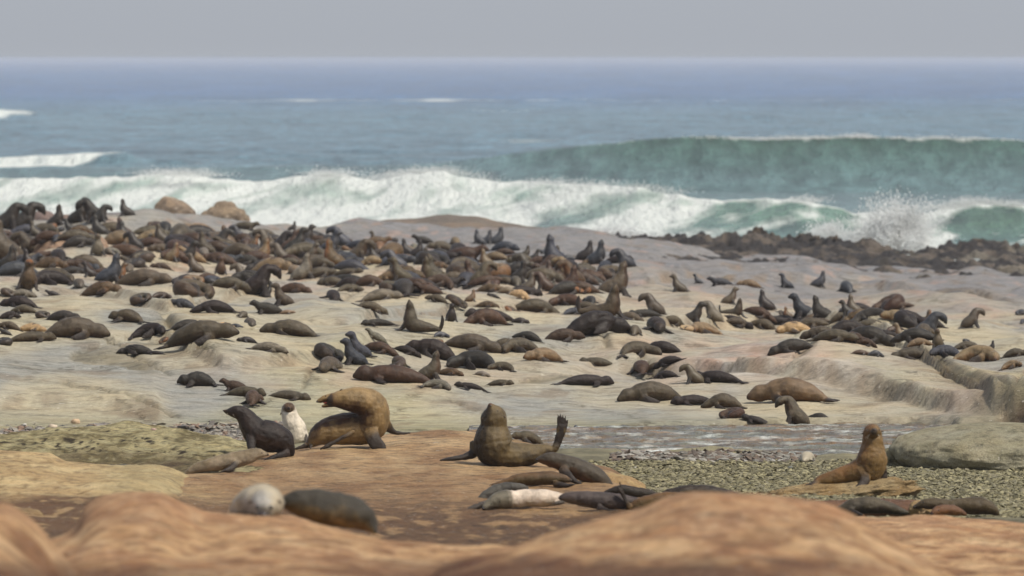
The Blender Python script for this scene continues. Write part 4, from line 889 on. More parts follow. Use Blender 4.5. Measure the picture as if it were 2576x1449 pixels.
ARCH['front'] = [B((.10,1.2,.06,.06,.05),(.08,.95,.12,.14,.11),(.04,.6,.18,.21,.17),(0,.25,.215,.25,.205),(0,0,.20,.23,.19),(0,-.20,.165,.165,.155),(-.01,-.33,.14,.13,.125),(-.03,-.44,.115,.085,.085),(-.05,-.53,.085,.045,.045),ref=(1,0,0)),
    fl((.18,-.0,.12,.08,.05),(.33,-.06,.06,.08,.03),(.46,.0,.03,.06,.018),(.55,.08,.02,.025,.01),ref=(0,1,0)),
    fl((-.18,-.0,.12,.08,.05),(-.33,-.02,.06,.08,.03),(-.44,.08,.03,.06,.018),(-.50,.18,.02,.025,.01),ref=(0,1,0))]
ARCH['side'] = [B((.74,0,.08,.05,.05),(.58,0,.12,.10,.11),(.33,0,.19,.17,.18),(0,0,.24,.215,.235),(-.28,0,.235,.20,.22),(-.46,0,.18,.15,.155),(-.60,-.03,.14,.12,.12),(-.70,-.07,.115,.085,.085),(-.79,-.11,.09,.042,.045),ref=(0,.45,1)),
    fl((.70,-.03,.07,.05,.04),(.84,-.10,.05,.06,.02),(.98,-.14,.04,.03,.012)),
    fl((-.26,-.16,.22,.09,.05),(-.16,-.24,.16,.08,.035),(.0,-.27,.11,.06,.02),(.12,-.27,.08,.025,.01),ref=(0,.3,1)),
    fl((-.24,-.08,.40,.08,.05),(-.12,-.12,.42,.08,.03),(.04,-.16,.38,.05,.018),ref=(0,1,0))]
ARCH['flop'] = [B((.55,-.10,.06,.05,.05),(.44,-.05,.10,.11,.10),(.24,0,.16,.17,.16),(0,.02,.20,.20,.19),(-.22,.02,.19,.18,.18),(-.38,.02,.165,.14,.14),(-.50,.03,.17,.115,.12),(-.60,.04,.15,.085,.085),(-.69,.04,.12,.042,.042)),
    fl((.50,-.12,.05,.05,.04),(.56,-.30,.035,.07,.02),(.50,-.46,.03,.04,.012),ref=(1,0,0)), fl((.52,-.08,.05,.05,.04),(.72,-.12,.04,.06,.02),(.92,-.20,.03,.035,.012)),
    fl((-.24,-.14,.12,.09,.05),(-.32,-.30,.06,.08,.03),(-.42,-.46,.03,.06,.018),(-.46,-.54,.02,.03,.01),ref=(1,.3,0)),
    fl((-.24,.14,.12,.09,.05),(-.36,.28,.06,.07,.03),(-.48,.38,.03,.05,.018),ref=(1,.3,0))]
ARCH['bow'] = [B((.62,-.34,.06,.05,.05),(.55,-.20,.10,.11,.10),(.36,.02,.17,.18,.17),(.06,.14,.22,.23,.22),(-.24,.10,.215,.215,.21),(-.44,-.04,.17,.155,.155),(-.54,-.18,.14,.12,.12),(-.60,-.30,.115,.09,.09),(-.64,-.40,.085,.045,.045)),
    fl((.60,-.34,.05,.05,.04),(.60,-.50,.035,.07,.02),(.56,-.64,.03,.04,.012),ref=(1,0,0)), fl((.64,-.30,.05,.05,.04),(.78,-.42,.035,.06,.02),(.88,-.54,.03,.03,.012),ref=(1,0,0)),
    fl((-.16,-.10,.14,.10,.05),(-.06,-.26,.08,.09,.035),(.08,-.38,.04,.07,.02),(.16,-.44,.02,.03,.01),ref=(0,.3,1))]
ARCH['away'] = [B((-.05,-.42,.06,.06,.05),(-.03,-.30,.11,.13,.11),(0,-.05,.19,.21,.18),(.02,.25,.225,.245,.215),(.0,.5,.21,.22,.20),(-.06,.68,.17,.155,.155),(-.14,.80,.15,.12,.12),(-.22,.88,.12,.08,.08),(-.28,.94,.1,.045,.045),ref=(1,0,0)),
    fl((-.08,-.42,.05,.05,.04),(-.20,-.56,.035,.07,.02),(-.34,-.66,.02,.04,.012),ref=(1,0,0)), fl((.0,-.42,.05,.05,.04),(.10,-.58,.035,.07,.02),(.24,-.70,.02,.04,.012),ref=(1,0,0)),
    fl((.20,.40,.13,.09,.05),(.38,.30,.06,.09,.03),(.52,.22,.03,.06,.018),ref=(0,1,0)), fl((-.20,.40,.13,.09,.05),(-.36,.26,.06,.09,.03),(-.46,.16,.03,.06,.018),ref=(0,1,0))]
ARCH['proud'] = [B((.86,0,.15,.05,.05),(.72,0,.17,.11,.10),(.45,0,.20,.17,.16),(.15,-.02,.24,.21,.21),(-.08,-.06,.30,.26,.25),(-.14,-.08,.50,.235,.225),(-.15,-.08,.70,.19,.185),(-.16,-.10,.83,.16,.15),(-.17,-.14,.93,.11,.10),(-.18,-.16,1.01,.065,.06),(-.19,-.165,1.06,.035,.035)),
    fl((-.26,-.06,.34,.10,.07),(-.38,-.10,.16,.08,.06),(-.54,-.14,.05,.10,.035),(-.74,-.16,.02,.06,.015),(-.86,-.16,.015,.02,.008),ref=(0,1,.3)),
    fl((.84,0,.14,.05,.05),(.90,-.01,.30,.055,.03),(.92,-.01,.48,.05,.022),(.90,-.02,.62,.02,.012),ref=(1,0,0))]
_hk = lambda i, n: {n-5: .93, n-4: .93, n-3: 1.22, n-2: 1.2, n-1: 1.15}.get(i, 1)
MESH = {}
UPR_ = ('sit', 'up', 'sitf', 'hunch', 'proud')
FAT = {'prone': 1.1, 'hump': 1.02, 'slim': 1.15, 'bow': 1.06, 'away': 1.06, 'look': 1.15, 'sit': 1.2, 'up': 1.24, 'sitf': 1.15, 'hunch': 1.12, 'curl': 1.05, 'front': 1.08, 'side': 1.08, 'flop': 1.15, 'proud': 1.0}
for k, tb in ARCH.items():
    for t_ in tb:
        if t_.get('kind'): t_['pts'] = [(*p[:3], p[3]*1.3, p[4]*1.25) for p in t_['pts']]
        else:
            n_ = len(t_['pts']); t_['pts'] = [(p[0], p[1], p[2]+(FAT[k]-1)*p[4]*(k not in UPR_), p[3]*FAT[k]*_hk(i, n_), p[4]*FAT[k]*_hk(i, n_)) for i, p in enumerate(t_['pts'])]
    me, co = build_body('body_'+k, tb, .021 if k not in ('proud',) else .019, face_t=.90 if k not in ('sit','up','sitf','proud','hunch') else .9)
    MESH[k, 'L'] = (me, co)
    mr = me.copy(); c2 = co*np.array([-1, 1, 1]); mr.vertices.foreach_set('co', c2.ravel()); mr.flip_normals(); mr.update()
    MESH[k, 'R'] = (mr, c2)

LOW = {}
for k in ('prone', 'hump', 'curl', 'bow', 'sit', 'up', 'look', 'away', 'hunch', 'side', 'slim', 'front', 'flop', 'sitf', 'proud'):
    me, co = build_body('low_'+k, ARCH[k], .048, face_t=.9)
    f_ = np.array([tuple(p.vertices) if len(p.vertices) == 4 else tuple(p.vertices)+(p.vertices[-1],) for p in me.polygons]); n_ = len(co)
    fu = np.empty(n_*4); me.color_attributes['fur'].data.foreach_get('color', fu); LOW[k] = (co, f_, fu.reshape(-1, 4)); bpy.data.meshes.remove(me)
PAL = {'g': ((96,85,68), (80,60,42), (104,88,66), 'olive grey'), 'b': ((84,62,46), (72,46,30), (90,66,46), 'brown'),  # back, belly, face; most bellies darkened for wet fur plus painted underside shade
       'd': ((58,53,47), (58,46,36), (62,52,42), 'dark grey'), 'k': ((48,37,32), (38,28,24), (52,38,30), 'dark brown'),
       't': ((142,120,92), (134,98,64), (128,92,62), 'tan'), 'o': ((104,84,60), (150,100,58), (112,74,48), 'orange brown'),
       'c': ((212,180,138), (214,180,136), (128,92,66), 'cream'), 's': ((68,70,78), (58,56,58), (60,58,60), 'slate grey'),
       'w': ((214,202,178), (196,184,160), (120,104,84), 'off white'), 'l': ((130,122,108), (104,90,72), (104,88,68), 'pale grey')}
POSE = {'prone': 'lying flat', 'hump': 'lying round backed', 'slim': 'sprawled thin', 'look': 'lying head raised', 'sit': 'sitting upright',
        'up': 'sitting nose up', 'sitf': 'sitting facing camera', 'hunch': 'sitting head bowed', 'curl': 'curled up',
        'front': 'lying face forward', 'side': 'lying on its side', 'bow': 'lying bent in an arc', 'away': 'lying tail first', 'flop': 'lying flippers splayed', 'proud': 'rearing up'}
UPR = ('sit', 'up', 'sitf', 'hunch', 'proud')
TILE = {}
for i in range(6):
    TILE['U%d' % i] = (429.33*i, 496.4, 1/6.0); TILE['L%d' % i] = (429.33*i, 711.1, 1/6.0)
TILE['L2'] = (858.66, 737.9, 1/6.0)
TILE.update({'C': (1288, 469.6, .29622), 'D': (1931.9, 469.6, .29622), 'E': (429.33, 831.8, .29622), 'F': (1073.3, 965.9, .29622),
             'G': (1529.5, 831.8, .29622), 'H': (1931.9, 939.2, .29622), 'I': (0, 791.6, .29622), 'J': (402.5, 1140.4, .25), 'P': (0, 0, 1.0)})
# tile, x, y of the contact line, extent (width when lying, height when upright), pose, facing, colour
CROWD = '''
U0 140 480 330 hunch R d|U0 390 500 350 hunch R d|U0 860 440 270 up R d|U0 760 500 170 curl L o|U0 900 520 130 curl L s|U0 1060 520 170 sit L d|U0 1190 380 300 sit R d|U0 1400 370 290 hunch L d
U0 1530 370 215 hunch R d|U0 1900 280 215 up L d|U0 430 540 330 prone R b|U0 40 950 560 up L g|U0 420 860 290 hunch L g|U0 190 670 260 prone L b|U0 850 660 180 curl L s|U0 700 665 420 prone L b
U0 1150 650 520 prone R g|U0 1700 570 540 hump L g|U0 1570 500 260 prone L t|U0 1810 730 520 hump R t|U0 2280 585 500 prone R g|U0 2490 520 260 curl L d|U0 1470 880 270 sitf L l|U0 1690 865 200 curl R l
U0 1950 905 650 prone R b|U0 2160 960 260 curl L g|U0 900 955 310 curl R k|U0 220 1000 215 up R g|U0 390 1000 230 curl R d|U0 600 935 360 prone R b|U0 230 1190 540 hump R s|U0 760 1070 420 side R o
U0 1270 1070 500 hump L g|U0 1350 1200 190 sit L k|U0 1660 1290 380 up R s|U0 1800 1240 210 sit R o|U0 1930 1130 230 front R l|U0 410 1395 410 sitf R o|U0 790 1290 620 prone R g|U0 1200 1370 240 front L l
L0 1530 190 640 side R o|U0 2150 1320 760 prone R g|U0 2430 1080 280 prone L b|U0 1090 1160 360 prone R d|U0 2210 730 150 sit R g|U0 2440 650 320 prone R g|U0 2450 840 370 prone L g|U0 2030 1060 240 curl L d
U0 1170 740 420 prone R d|U0 640 560 300 prone L b|U0 60 620 240 curl R b|U0 2330 450 180 curl L b
L0 100 190 200 curl R g|L0 320 215 410 prone R l|L0 790 205 230 look L k|L0 290 375 600 prone L k|L0 130 545 340 side R k|L0 350 465 420 hump L g|L0 640 530 220 curl R g|L0 940 575 540 prone R d
L0 470 740 440 side R c|L0 120 700 380 hump L g|L0 1120 825 1010 prone R g|L0 470 885 700 slim R g|L0 40 935 260 curl L d|L0 60 780 220 look L d|L0 1920 590 560 flop L g|L0 2140 310 320 curl R g|L0 2430 240 300 prone R b
L0 2260 810 580 prone R k|L0 2060 1095 570 side L d|L0 2340 1085 300 slim L k
U1 460 580 540 prone L t|U1 420 655 520 prone R d|U1 1000 620 165 hunch L s|U1 1130 480 330 look R g|U1 1290 620 190 curl L d|U1 1440 600 210 curl R g|U1 1540 650 180 curl L d|U1 1840 500 120 up R d
U1 1890 810 290 sit R d|U1 1730 630 240 prone R g|U1 2000 635 200 curl R t|U1 2180 625 210 curl R d|U1 2330 680 210 curl L d|U1 2510 690 190 hunch L s|U1 370 775 640 prone L b|U1 230 985 280 sit R d
U1 500 880 200 curl R l|U1 730 795 270 prone R g|U1 850 770 180 up L k|U1 740 1000 520 prone L b|U1 1020 920 540 hump R g|U1 1150 1020 360 prone R d|U1 1120 760 200 curl L b|U1 1230 770 180 sit R o|U1 1190 850 240 curl L d
U1 1370 965 290 up R t|U1 1630 945 210 hunch L g|U1 1750 770 280 prone R s|U1 2020 910 520 prone L g|U1 1530 1130 560 side R t|U1 1820 1010 300 prone L g|U1 1890 1160 230 curl R t|U1 2010 1230 320 up R l|U1 2200 1200 290 look L b
U1 2260 1070 400 hump R g|U1 2450 1060 350 up L o|U1 2290 910 110 sit L d|U1 750 1170 230 sitf L b|U1 370 1130 235 sit L g|U1 560 1260 340 hump R b|U1 180 1300 260 curl L k|U1 340 1320 270 curl R t|U1 1060 1270 225 hunch L g
L1 1330 190 440 hunch R k|L1 1860 160 500 side R b|U1 880 1380 570 prone R g|L1 330 230 560 curl R g|U1 2440 1310 380 prone L k|L1 2440 40 380 prone L g|U1 640 1300 240 curl R s
L1 180 375 440 prone L s|L1 650 450 650 hump L k|L1 1440 215 200 sit R d|L1 1690 340 330 sit L g|L1 1450 470 480 look L d|L1 1750 470 260 prone R t|L1 1070 525 200 curl L g|L1 1200 665 280 front L l
L1 790 715 350 side R c|L1 980 680 240 prone R s|L1 250 700 560 prone R d|L1 440 900 1180 prone R g|L1 1800 795 880 prone L g|L1 1150 900 320 prone L k|L1 1470 1040 570 prone R l|L1 2350 1335 430 front L l|L1 2350 1150 420 curl R d
L1 2450 270 340 curl R k|L1 -100 900 150 curl L o
E 230 470 360 flop L d|E 540 512 250 look L b|E 630 560 370 slim R g|E 690 635 200 curl R b|E 1000 585 370 slim R g
L2 560 485 520 slim L d|L2 1100 590 480 proud L g|L2 1500 665 240 prone R s|L2 1650 435 280 sitf L k|L2 2190 480 670 hump L b|L2 2250 400 780 slim L k|L2 510 705 370 look L l|L2 570 895 560 hump R b|L2 980 910 450 prone R k
L2 1370 960 860 prone L k|L2 1420 800 240 curl L t|L2 1960 850 900 prone R g|L2 2480 825 460 prone L g|L2 880 1115 320 front L g|L2 2000 1130 720 prone L d|L2 2430 1165 400 prone L g|L2 260 960 380 sit L s|L2 190 1075 390 sit L s
L2 790 1350 1230 slim L b|L2 1350 1305 430 up R g|L2 1640 1240 420 side R o|L2 860 1140 220 curl L b|L2 1450 1440 490 prone R l|L2 1950 1450 520 slim L k|L2 2390 1395 430 slim R g|L2 2120 1250 260 prone R l|L2 2550 290 210 curl R o
L2 1440 125 360 prone L g|L2 1710 180 340 curl R g|L2 2200 215 380 side R o|L2 450 260 500 flop R g|L2 600 100 640 prone R l|L2 2300 60 220 slim L k
U2 510 690 150 sit L g|U2 570 815 200 front L t|U2 760 785 260 prone R c|U2 950 805 250 hump R t|U2 1100 785 150 curl R l|U2 790 665 100 curl L d|U2 1230 695 280 look L d
U2 270 975 285 hunch R g|U2 510 985 220 sit L d|U2 690 1000 200 curl R s|U2 470 1020 320 hump L t|U2 90 800 150 curl R t|U2 200 800 150 curl L b|U2 150 1130 500 hump R s|U2 420 1340 430 hump R b|U2 760 1449 340 curl R g
U2 900 1255 560 side R o|U2 1230 1010 220 up R g|U2 1330 1290 340 proud L g|U2 1440 1235 200 curl R g|U2 1460 1075 300 side R o|U2 1470 885 350 prone R d|U2 1520 805 380 prone L g|U2 1730 725 200 curl R t|U2 1850 960 580 look R b
U2 2310 960 360 hump L t|U2 2070 700 180 up L s|U2 2200 705 180 up R s|U2 2360 705 220 up R s|U2 2460 810 380 prone R s|U2 1750 1290 520 prone L g|U2 2140 1310 290 hunch R g|U2 2330 1115 210 curl R c|U2 2500 1135 220 curl L d
U2 1880 1050 300 prone L o|U2 1760 1040 220 prone L k|U2 1180 1440 520 slim R k|U2 1480 1345 440 prone R b|L2 1960 125 190 up R t|U2 2260 1430 420 side R o|U2 2480 1310 320 prone L g|U2 2290 1350 180 curl L b|U2 2500 1449 300 prone R t
U2 130 1350 420 prone R k|U2 130 1430 380 prone R g|U2 980 940 240 prone L b|U2 2390 1240 200 curl R b
U3 205 905 155 up R g|U3 320 965 155 sit R d|U3 500 855 200 look L s|U3 640 1045 390 up L s|U3 190 1135 240 hunch L g|U3 350 1155 260 curl R b|U3 500 1135 130 sitf L g|U3 760 1135 215 hunch R s|U3 890 1300 300 hunch L o
U3 1000 1440 340 curl R o|U3 1090 1180 270 curl R g|U3 1290 1010 300 up R s|U3 1690 1070 250 hunch L s|U3 1400 1165 290 curl L s|L3 1560 190 490 up R g|U3 260 1410 260 up R g|U3 470 1410 260 hunch L b|U3 610 1400 150 up R l
U3 700 1200 220 curl R d|U3 60 1340 240 curl L g|U3 2520 1410 225 sit L g|U3 740 1400 180 curl L k
L3 110 240 360 hump R c|L3 360 465 740 hump R g|L3 840 350 520 prone L b|L3 950 485 380 prone R s|L3 1110 410 420 hump R g|L3 1200 310 240 curl L d|L3 1240 400 260 prone L g|L3 1440 530 520 proud R g|L3 1790 570 420 prone R g
L3 2010 520 540 slim L d|L3 2120 480 320 hunch L g|L3 2190 740 450 front L d|L3 2430 640 380 hump R g|L3 1250 800 1040 side R k|L3 1840 790 250 curl R g|L3 770 880 640 prone R b|L3 120 610 290 prone R k|L3 240 870 450 hump L d
L3 110 1040 560 prone L g|L3 480 1180 620 prone L t|L3 1290 1260 600 slim L g|L3 1900 1110 600 prone R g|L3 2270 1060 640 prone L k|L3 1970 1375 380 curl L b|L3 2370 1240 480 prone L k|L3 2160 1300 320 side R o|L3 2330 1445 360 hump L k
L3 1110 1550 830 slim R k|U3 -60 1100 200 hump R d|U3 60 900 120 curl L s
L4 310 770 540 prone L t|L4 60 720 200 curl L c|L4 150 610 330 sit R d|L4 430 580 300 hunch L l|L4 710 320 255 sit R g|L4 800 510 290 proud R g|L4 1150 515 520 hump R b|L4 830 660 420 hump R g|L4 1220 700 440 hump L g
L4 1250 540 130 curl R k|L4 1700 770 590 side L c|L4 1590 550 190 up L o|L4 1830 520 370 sit L s|L4 1480 510 200 curl L g|L4 2050 660 440 prone L g|L4 2290 880 720 prone R g|L4 2400 570 400 hump R g|L4 2450 470 160 curl L k|L4 2560 520 180 curl L s
L4 1660 1050 690 prone L d|L4 1850 640 200 curl L t
C 1420 893 135 sit L g|C 1580 822 70 sit L s|C 1770 842 190 look L s|C 2020 852 190 prone L t|D 155 858 110 sit L s|D 435 853 128 up R s|D 680 898 150 curl R s|D 1740 1195 165 hunch R g
L5 260 600 640 prone L d|L5 660 590 540 prone L t|L5 1130 670 540 prone L d|L5 200 650 400 prone R b|L5 420 845 600 slim L k|L5 130 710 300 prone R g|L5 730 860 250 sit L t|L5 720 630 140 curl R g|L5 1040 830 360 curl R g
L5 920 800 340 prone R o|L5 1290 1000 300 sitf L g|L5 1000 960 400 hump R t|L5 500 940 420 hump L l|L5 190 950 330 hump R b|L5 120 1085 300 prone R b|L5 340 1115 250 hump R s|L5 880 1150 660 prone L g|L5 1400 1120 480 prone L s
L5 1730 1010 440 hump L g|L5 1710 900 110 curl R s|L5 1900 1190 740 prone R t|L5 2090 1030 160 up R k|L5 2410 1290 340 prone R t|L5 2450 1120 420 prone R g|L5 2560 620 120 curl L s|L5 150 800 260 curl R b|L5 620 740 300 prone L b
G 370 600 570 prone L g|G 730 630 390 slim L k|G 980 660 340 hump L g|G 1060 745 210 curl L b|G 1270 790 290 slim L d|G 1550 602 700 prone L t|G 1400 500 140 curl L g|G 1570 800 235 hunch L g|G 1800 780 220 hump L d
G 1688 1120 175 front L w|G 720 450 165 hunch L g|G 930 440 440 slim L k|F 1240 445 90 sit R s|F 860 500 290 prone L g|D 2150 1090 90 curl L s
'''
FORCE_YAW = {('L3',480): 28, ('L4',310): 30, ('L5',1900): -24, ('G',930): -14}
Z_DIR = {}
seals = []
def place(me, co, pt, sc, yaw, upright, name='fur_seal', jit_=(1, 1)):
    o = bpy.data.objects.new(name, me); COL.objects.link(o)
    L = .38*sc*(co[:, 0].max()-co[:, 0].min()) if not upright else .22*sc
    c, s_ = math.cos(yaw), math.sin(yaw)
    zl = ground(pt.x-L*c, pt.y-L*s_); zr = ground(pt.x+L*c, pt.y+L*s_)
    z0 = pt.z
    tilt = 0.0
    if zl is not None and zr is not None:
        tilt = max(-.35, min(.35, math.atan2(zr-zl, 2*L)))
    if upright: tilt *= .3
    o.rotation_euler = Matrix.Rotation(yaw, 3, 'Z').to_quaternion().to_matrix().to_euler()
    o.matrix_world = Matrix.Translation(Vector((pt.x, pt.y, z0-.018*sc))) @ Matrix.Rotation(yaw, 4, 'Z') @ Matrix.Rotation(-tilt, 4, 'Y') @ Matrix.Diagonal((sc*jit_[0], sc, sc*jit_[1], 1))
    return o
def col3(c, k=.56): 
    v = lin(*c)*k; return (float(v[0]), float(v[1]), float(v[2]))
def paint(o, col, r=None, jit=.18):
    rr = r or random
    j = 1+rr.uniform(-jit, jit); P_ = PAL[col]
    b = col3(P_[0]); o.color = (b[0]*j*rr.uniform(.95, 1.06), b[1]*j, b[2]*j*rr.uniform(.92, 1.05), 1)
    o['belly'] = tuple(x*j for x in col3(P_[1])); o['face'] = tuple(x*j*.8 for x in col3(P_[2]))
NOGROUND = 0
_fr = random.Random(21); FILL = []
for (x0, x1, y0, y1, n) in ((0, 640, 588, 640, 36), (0, 420, 640, 720, 16), (420, 1000, 605, 660, 40), (560, 1480, 640, 715, 44), (1000, 1480, 690, 745, 18), (1300, 1560, 640, 720, 10), (1760, 2340, 778, 832, 16), (2050, 2500, 820, 880, 10)):
    for _ in range(n):
        x, y = _fr.uniform(x0, x1), _fr.uniform(y0, y1)
        if 105 < x < 265 and 605 < y < 672: continue
        if 330 < x < 610 and 672 < y < 712: continue
        up_ = _fr.random() < .28; sc_ = 14000/plat_D(x, y)
        FILL.append('P %.0f %.0f %.0f %s %s %s' % (x, y, (_fr.uniform(.6, .9) if up_ else _fr.uniform(.9, 1.5))*sc_/(1.22 if y < 700 else 1.1), _fr.choice(('sit', 'up', 'hunch', 'up')) if up_ else _fr.choice(('prone', 'prone', 'hump', 'curl', 'side', 'look', 'slim')), _fr.choice('LR'), _fr.choice('ggbbdkkdtos')))
CROWD += '|'.join(FILL)
for it in CROWD.replace('\n', '|').split('|'):
    it = it.split()
    if len(it) < 7: continue
    tl, x, y, ext, pose, fc, colr = it[0], float(it[1]), float(it[2]), float(it[3]), it[4], it[5], it[6]
    tx, ty, ts = TILE[tl]; px, row = tx+x*ts, ty+y*ts; ext *= ts*(1.22 if row < 700 else 1.22-.22*min(1, (row-700)/60))
    rv = random.Random(int(x*7+y*13)+len(tl))
    h = hit(px, row)
    if h is None or h[1] > 330:
        for dr in range(2, 40, 3):
            h = hit(px, row+dr)
            if h and h[1] < 330: break
        else: NOGROUND += 1; continue
    pt = h[0]; D = pt.y
    yaw = R(rv.uniform(-16, 16))
    if pose in ('prone', 'slim', 'hump', 'side'): yaw = R(rv.choice((-1, 1))*rv.uniform(3, 20))
    if (tl, int(x)) in FORCE_YAW: yaw = R(FORCE_YAW[tl, int(x)])
    if pose == 'prone' and rv.random() < .3: pose = 'bow'
    if pose == 'curl' and rv.random() < .3: pose = 'away'
    me, co = MESH[pose, fc]
    wx = co[:, 0]*math.cos(yaw)-co[:, 1]*math.sin(yaw)
    size = (co[:, 2].max() if pose in UPR else np.percentile(wx, 98)-np.percentile(wx, 1))*.95
    want = ext*D/F0
    sc = min(want/size, 1.5)
    o = place(me, co, pt, sc, yaw, pose in UPR, jit_=(1, 1) if pose in UPR else (rv.uniform(.97, 1.03), rv.uniform(.9, 1.18)))
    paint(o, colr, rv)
    seals.append(dict(mw=o.matrix_world.copy(), o=o, px=px, row=row, pose=pose, fc=fc, col=colr, sc=sc, D=D, ext=ext))
# the smallest ones in the far crowd are built as one mesh
seals.sort(key=lambda q: -q['ext']); far_, seals = seals[345:], seals[:345]
if far_:
    VV, FF, CC, off = [], [], [], 0
    for q in far_:
        o = q['o']; co, f_, fu = LOW[q['pose']]; co = co*([-1, 1, 1] if q['fc'] == 'R' else [1, 1, 1]); f2 = f_[:, ::-1] if q['fc'] == 'R' else f_
        M4 = np.array(q['mw']); VV.append(co@M4[:3, :3].T+M4[:3, 3]); FF.append(f2+off); off += len(co)
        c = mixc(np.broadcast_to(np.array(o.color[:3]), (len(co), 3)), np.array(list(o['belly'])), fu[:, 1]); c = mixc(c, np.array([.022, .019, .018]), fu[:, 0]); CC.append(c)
        bpy.data.objects.remove(o)
    M_far, _nt, _b = new_mat('far_fur'); _v = N(_nt, 'ShaderNodeVertexColor', layer_name='Col'); _n = tex_noise(_nt, 4, 4, .6); _r = ramp(_nt, _n.outputs[0], [(.3, g(.55)), (.7, g(1.35))])
    _nt.links.new(mixn(_nt, 1.0, _v.outputs[0], _r.outputs[0], 'MULTIPLY'), _b.inputs['Base Color']); _b.inputs['Roughness'].default_value = .55
    fa = np.concatenate(FF); VVc = np.concatenate(VV); tri = fa[:, 2] == fa[:, 3]
    me = bpy.data.meshes.new('distant_fur_seals'); me.from_pydata(VVc.tolist(), [], [tuple(q[:3]) if t else tuple(q) for q, t in zip(fa.tolist(), tri)]); me.materials.append(M_far)
    ca = me.color_attributes.new('Col', 'FLOAT_COLOR', 'POINT'); ca.data.foreach_set('color', np.c_[np.concatenate(CC), np.ones(len(VVc))].ravel()); me.polygons.foreach_set('use_smooth', np.ones(len(me.polygons), bool))
    o = bpy.data.objects.new('distant_fur_seals', me); COL.objects.link(o); tag(o, 'smallest far seals filling the gaps of the crowd', 'seals', kind='stuff')
print('SEALS', len(seals), 'missed', NOGROUND)

# ------------------------------------------------------------------ the near seals, each built for itself
def px_tube(pts, tile, base, s, ref=(0, 1, 0), kind=0, flat=1.0, n=16, step=.025):
    """pts: (x, y, depth m, radius seen, radius in depth/seen ratio)"""
    tx, ty, ts = TILE[tile]; P = []
    for p in pts:
        X = (tx+p[0]*ts-base[0])/s; Z = -(ty+p[1]*ts-base[1])/s; r = p[3]*ts/s
        P.append((X, p[2], Z, r*(p[4] if len(p) > 4 else 1.0)*(flat if kind else 1), r))
    return dict(pts=P, ref=ref, kind=kind, n=n if not kind else 10, step=step, fold=.013)
def ball(name, parent, c, r, mat, sq=(1, 1, 1), seg=10):
    import bmesh
    me = bpy.data.meshes.new(name); bm = bmesh.new(); bmesh.ops.create_uvsphere(bm, u_segments=seg, v_segments=seg//2+2, radius=1)
    for v in bm.verts: v.co = Vector((v.co.x*r*sq[0], v.co.y*r*sq[1], v.co.z*r*sq[2]))
    for f in bm.faces: f.smooth = True
    bm.to_mesh(me); bm.free(); me.materials.append(mat)
    o = bpy.data.objects.new(name, me); COL.objects.link(o); o.parent = parent; o.location = c; return o
def cone_ear(parent, c, d, L=.045):
    v, f, _ = tube([(0, 0, 0, .011, .006), (d[0]*L*.5, d[1]*L*.5, d[2]*L*.5, .009, .005), (d[0]*L, d[1]*L, d[2]*L, .003, .002)], ref=(0, 0, 1) if abs(d[2]) < .9 else (1, 0, 0), n=6, step=.01)
    me = bpy.data.meshes.new('ear'); me.from_pydata(v, [], f); me.materials.append(M_ear)
    o = bpy.data.objects.new('ear', me); COL.objects.link(o); o.parent = parent; o.location = c
def whiskers(parent, c, d, n=5, L=.09):
    r = random.Random(int(1000*abs(c[0]))+n); V, Fc = [], []
    for i in range(n):
        p = Vector(c)+Vector((r.uniform(-.006, .006), 0, r.uniform(-.008, .008))); q = p+(Vector(d)+Vector((r.uniform(-.3, .3), r.uniform(-.3, .3), r.uniform(-.4, .2)))).normalized()*L*r.uniform(.7, 1.1)
        q.z -= .02; w = .0012; b = len(V)
        V += [p+Vector((w, 0, 0)), p+Vector((-w, 0, w)), p+Vector((0, w, -w)), q]; Fc += [(b, b+1, b+3), (b+1, b+2, b+3), (b+2, b, b+3)]
    me = bpy.data.meshes.new('whiskers'); me.from_pydata([tuple(v) for v in V], [], Fc); me.materials.append(M_whisk)
    o = bpy.data.objects.new('whiskers', me); COL.objects.link(o); o.parent = parent
def hero(label, base, tile, D, tubes, col, eyes=(), nose=None, ears=(), whisk=(), face_t=.9, voxel=.012, belly=None, face=None, lift=0.0, yaw=0, name='fur_seal', mouth=None):
    """base: photo pixel of the contact line; tubes: (points, options)"""
    s = F0/D; tb = []
    for t in tubes:
        opts = dict(t[1]) if len(t) > 1 else {}; tb.append(px_tube(t[0], tile, base, s, **opts))
    me, co = build_body('body', tb, voxel, face_t)
    o = bpy.data.objects.new(name, me); COL.objects.link(o); o.location = at(base[0], base[1], D); o.location.z += lift
    o.rotation_euler.z = R(yaw)
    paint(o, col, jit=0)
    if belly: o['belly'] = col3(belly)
    if face: o['face'] = col3(face)
    tx, ty, ts = TILE[tile]; loc = lambda p: ((tx+p[0]*ts-base[0])/s, p[2], -(ty+p[1]*ts-base[1])/s)
    bv = BVHTree.FromPolygons(co.tolist(), [tuple(p.vertices) for p in me.polygons])
    def snap(p, sink):
        c = Vector(loc(p)); h = bv.ray_cast(Vector((c.x, -3, c.z)), Vector((0, 1, 0)))
        if h[0] is None:
            h = bv.find_nearest(c)
        return h[0]-h[1]*sink, h[1]
    for e in eyes:
        c, nn = snap(e, .25*e[3]); ball('eye', o, c, e[3], M_eye)
    if nose: c, nn = snap(nose, .3*nose[3]); ball('nose', o, c, nose[3], M_nose, (1.25, 1, .8))
    for e in ears: c, nn = snap(e, .0) if len(e) < 5 else (Vector(loc(e)), None); cone_ear(o, c, e[3])
    for w in whisk: c, nn = snap(w, 0); whiskers(o, c, w[3])
    if mouth:
        c, nn = snap(mouth, .3*mouth[3]); ball('mouth', o, c, mouth[3], M_mouth, (1.5, .6, .7))
    tag(o, label, 'seal'); return o
FK = dict(kind=1, flat=1.0)
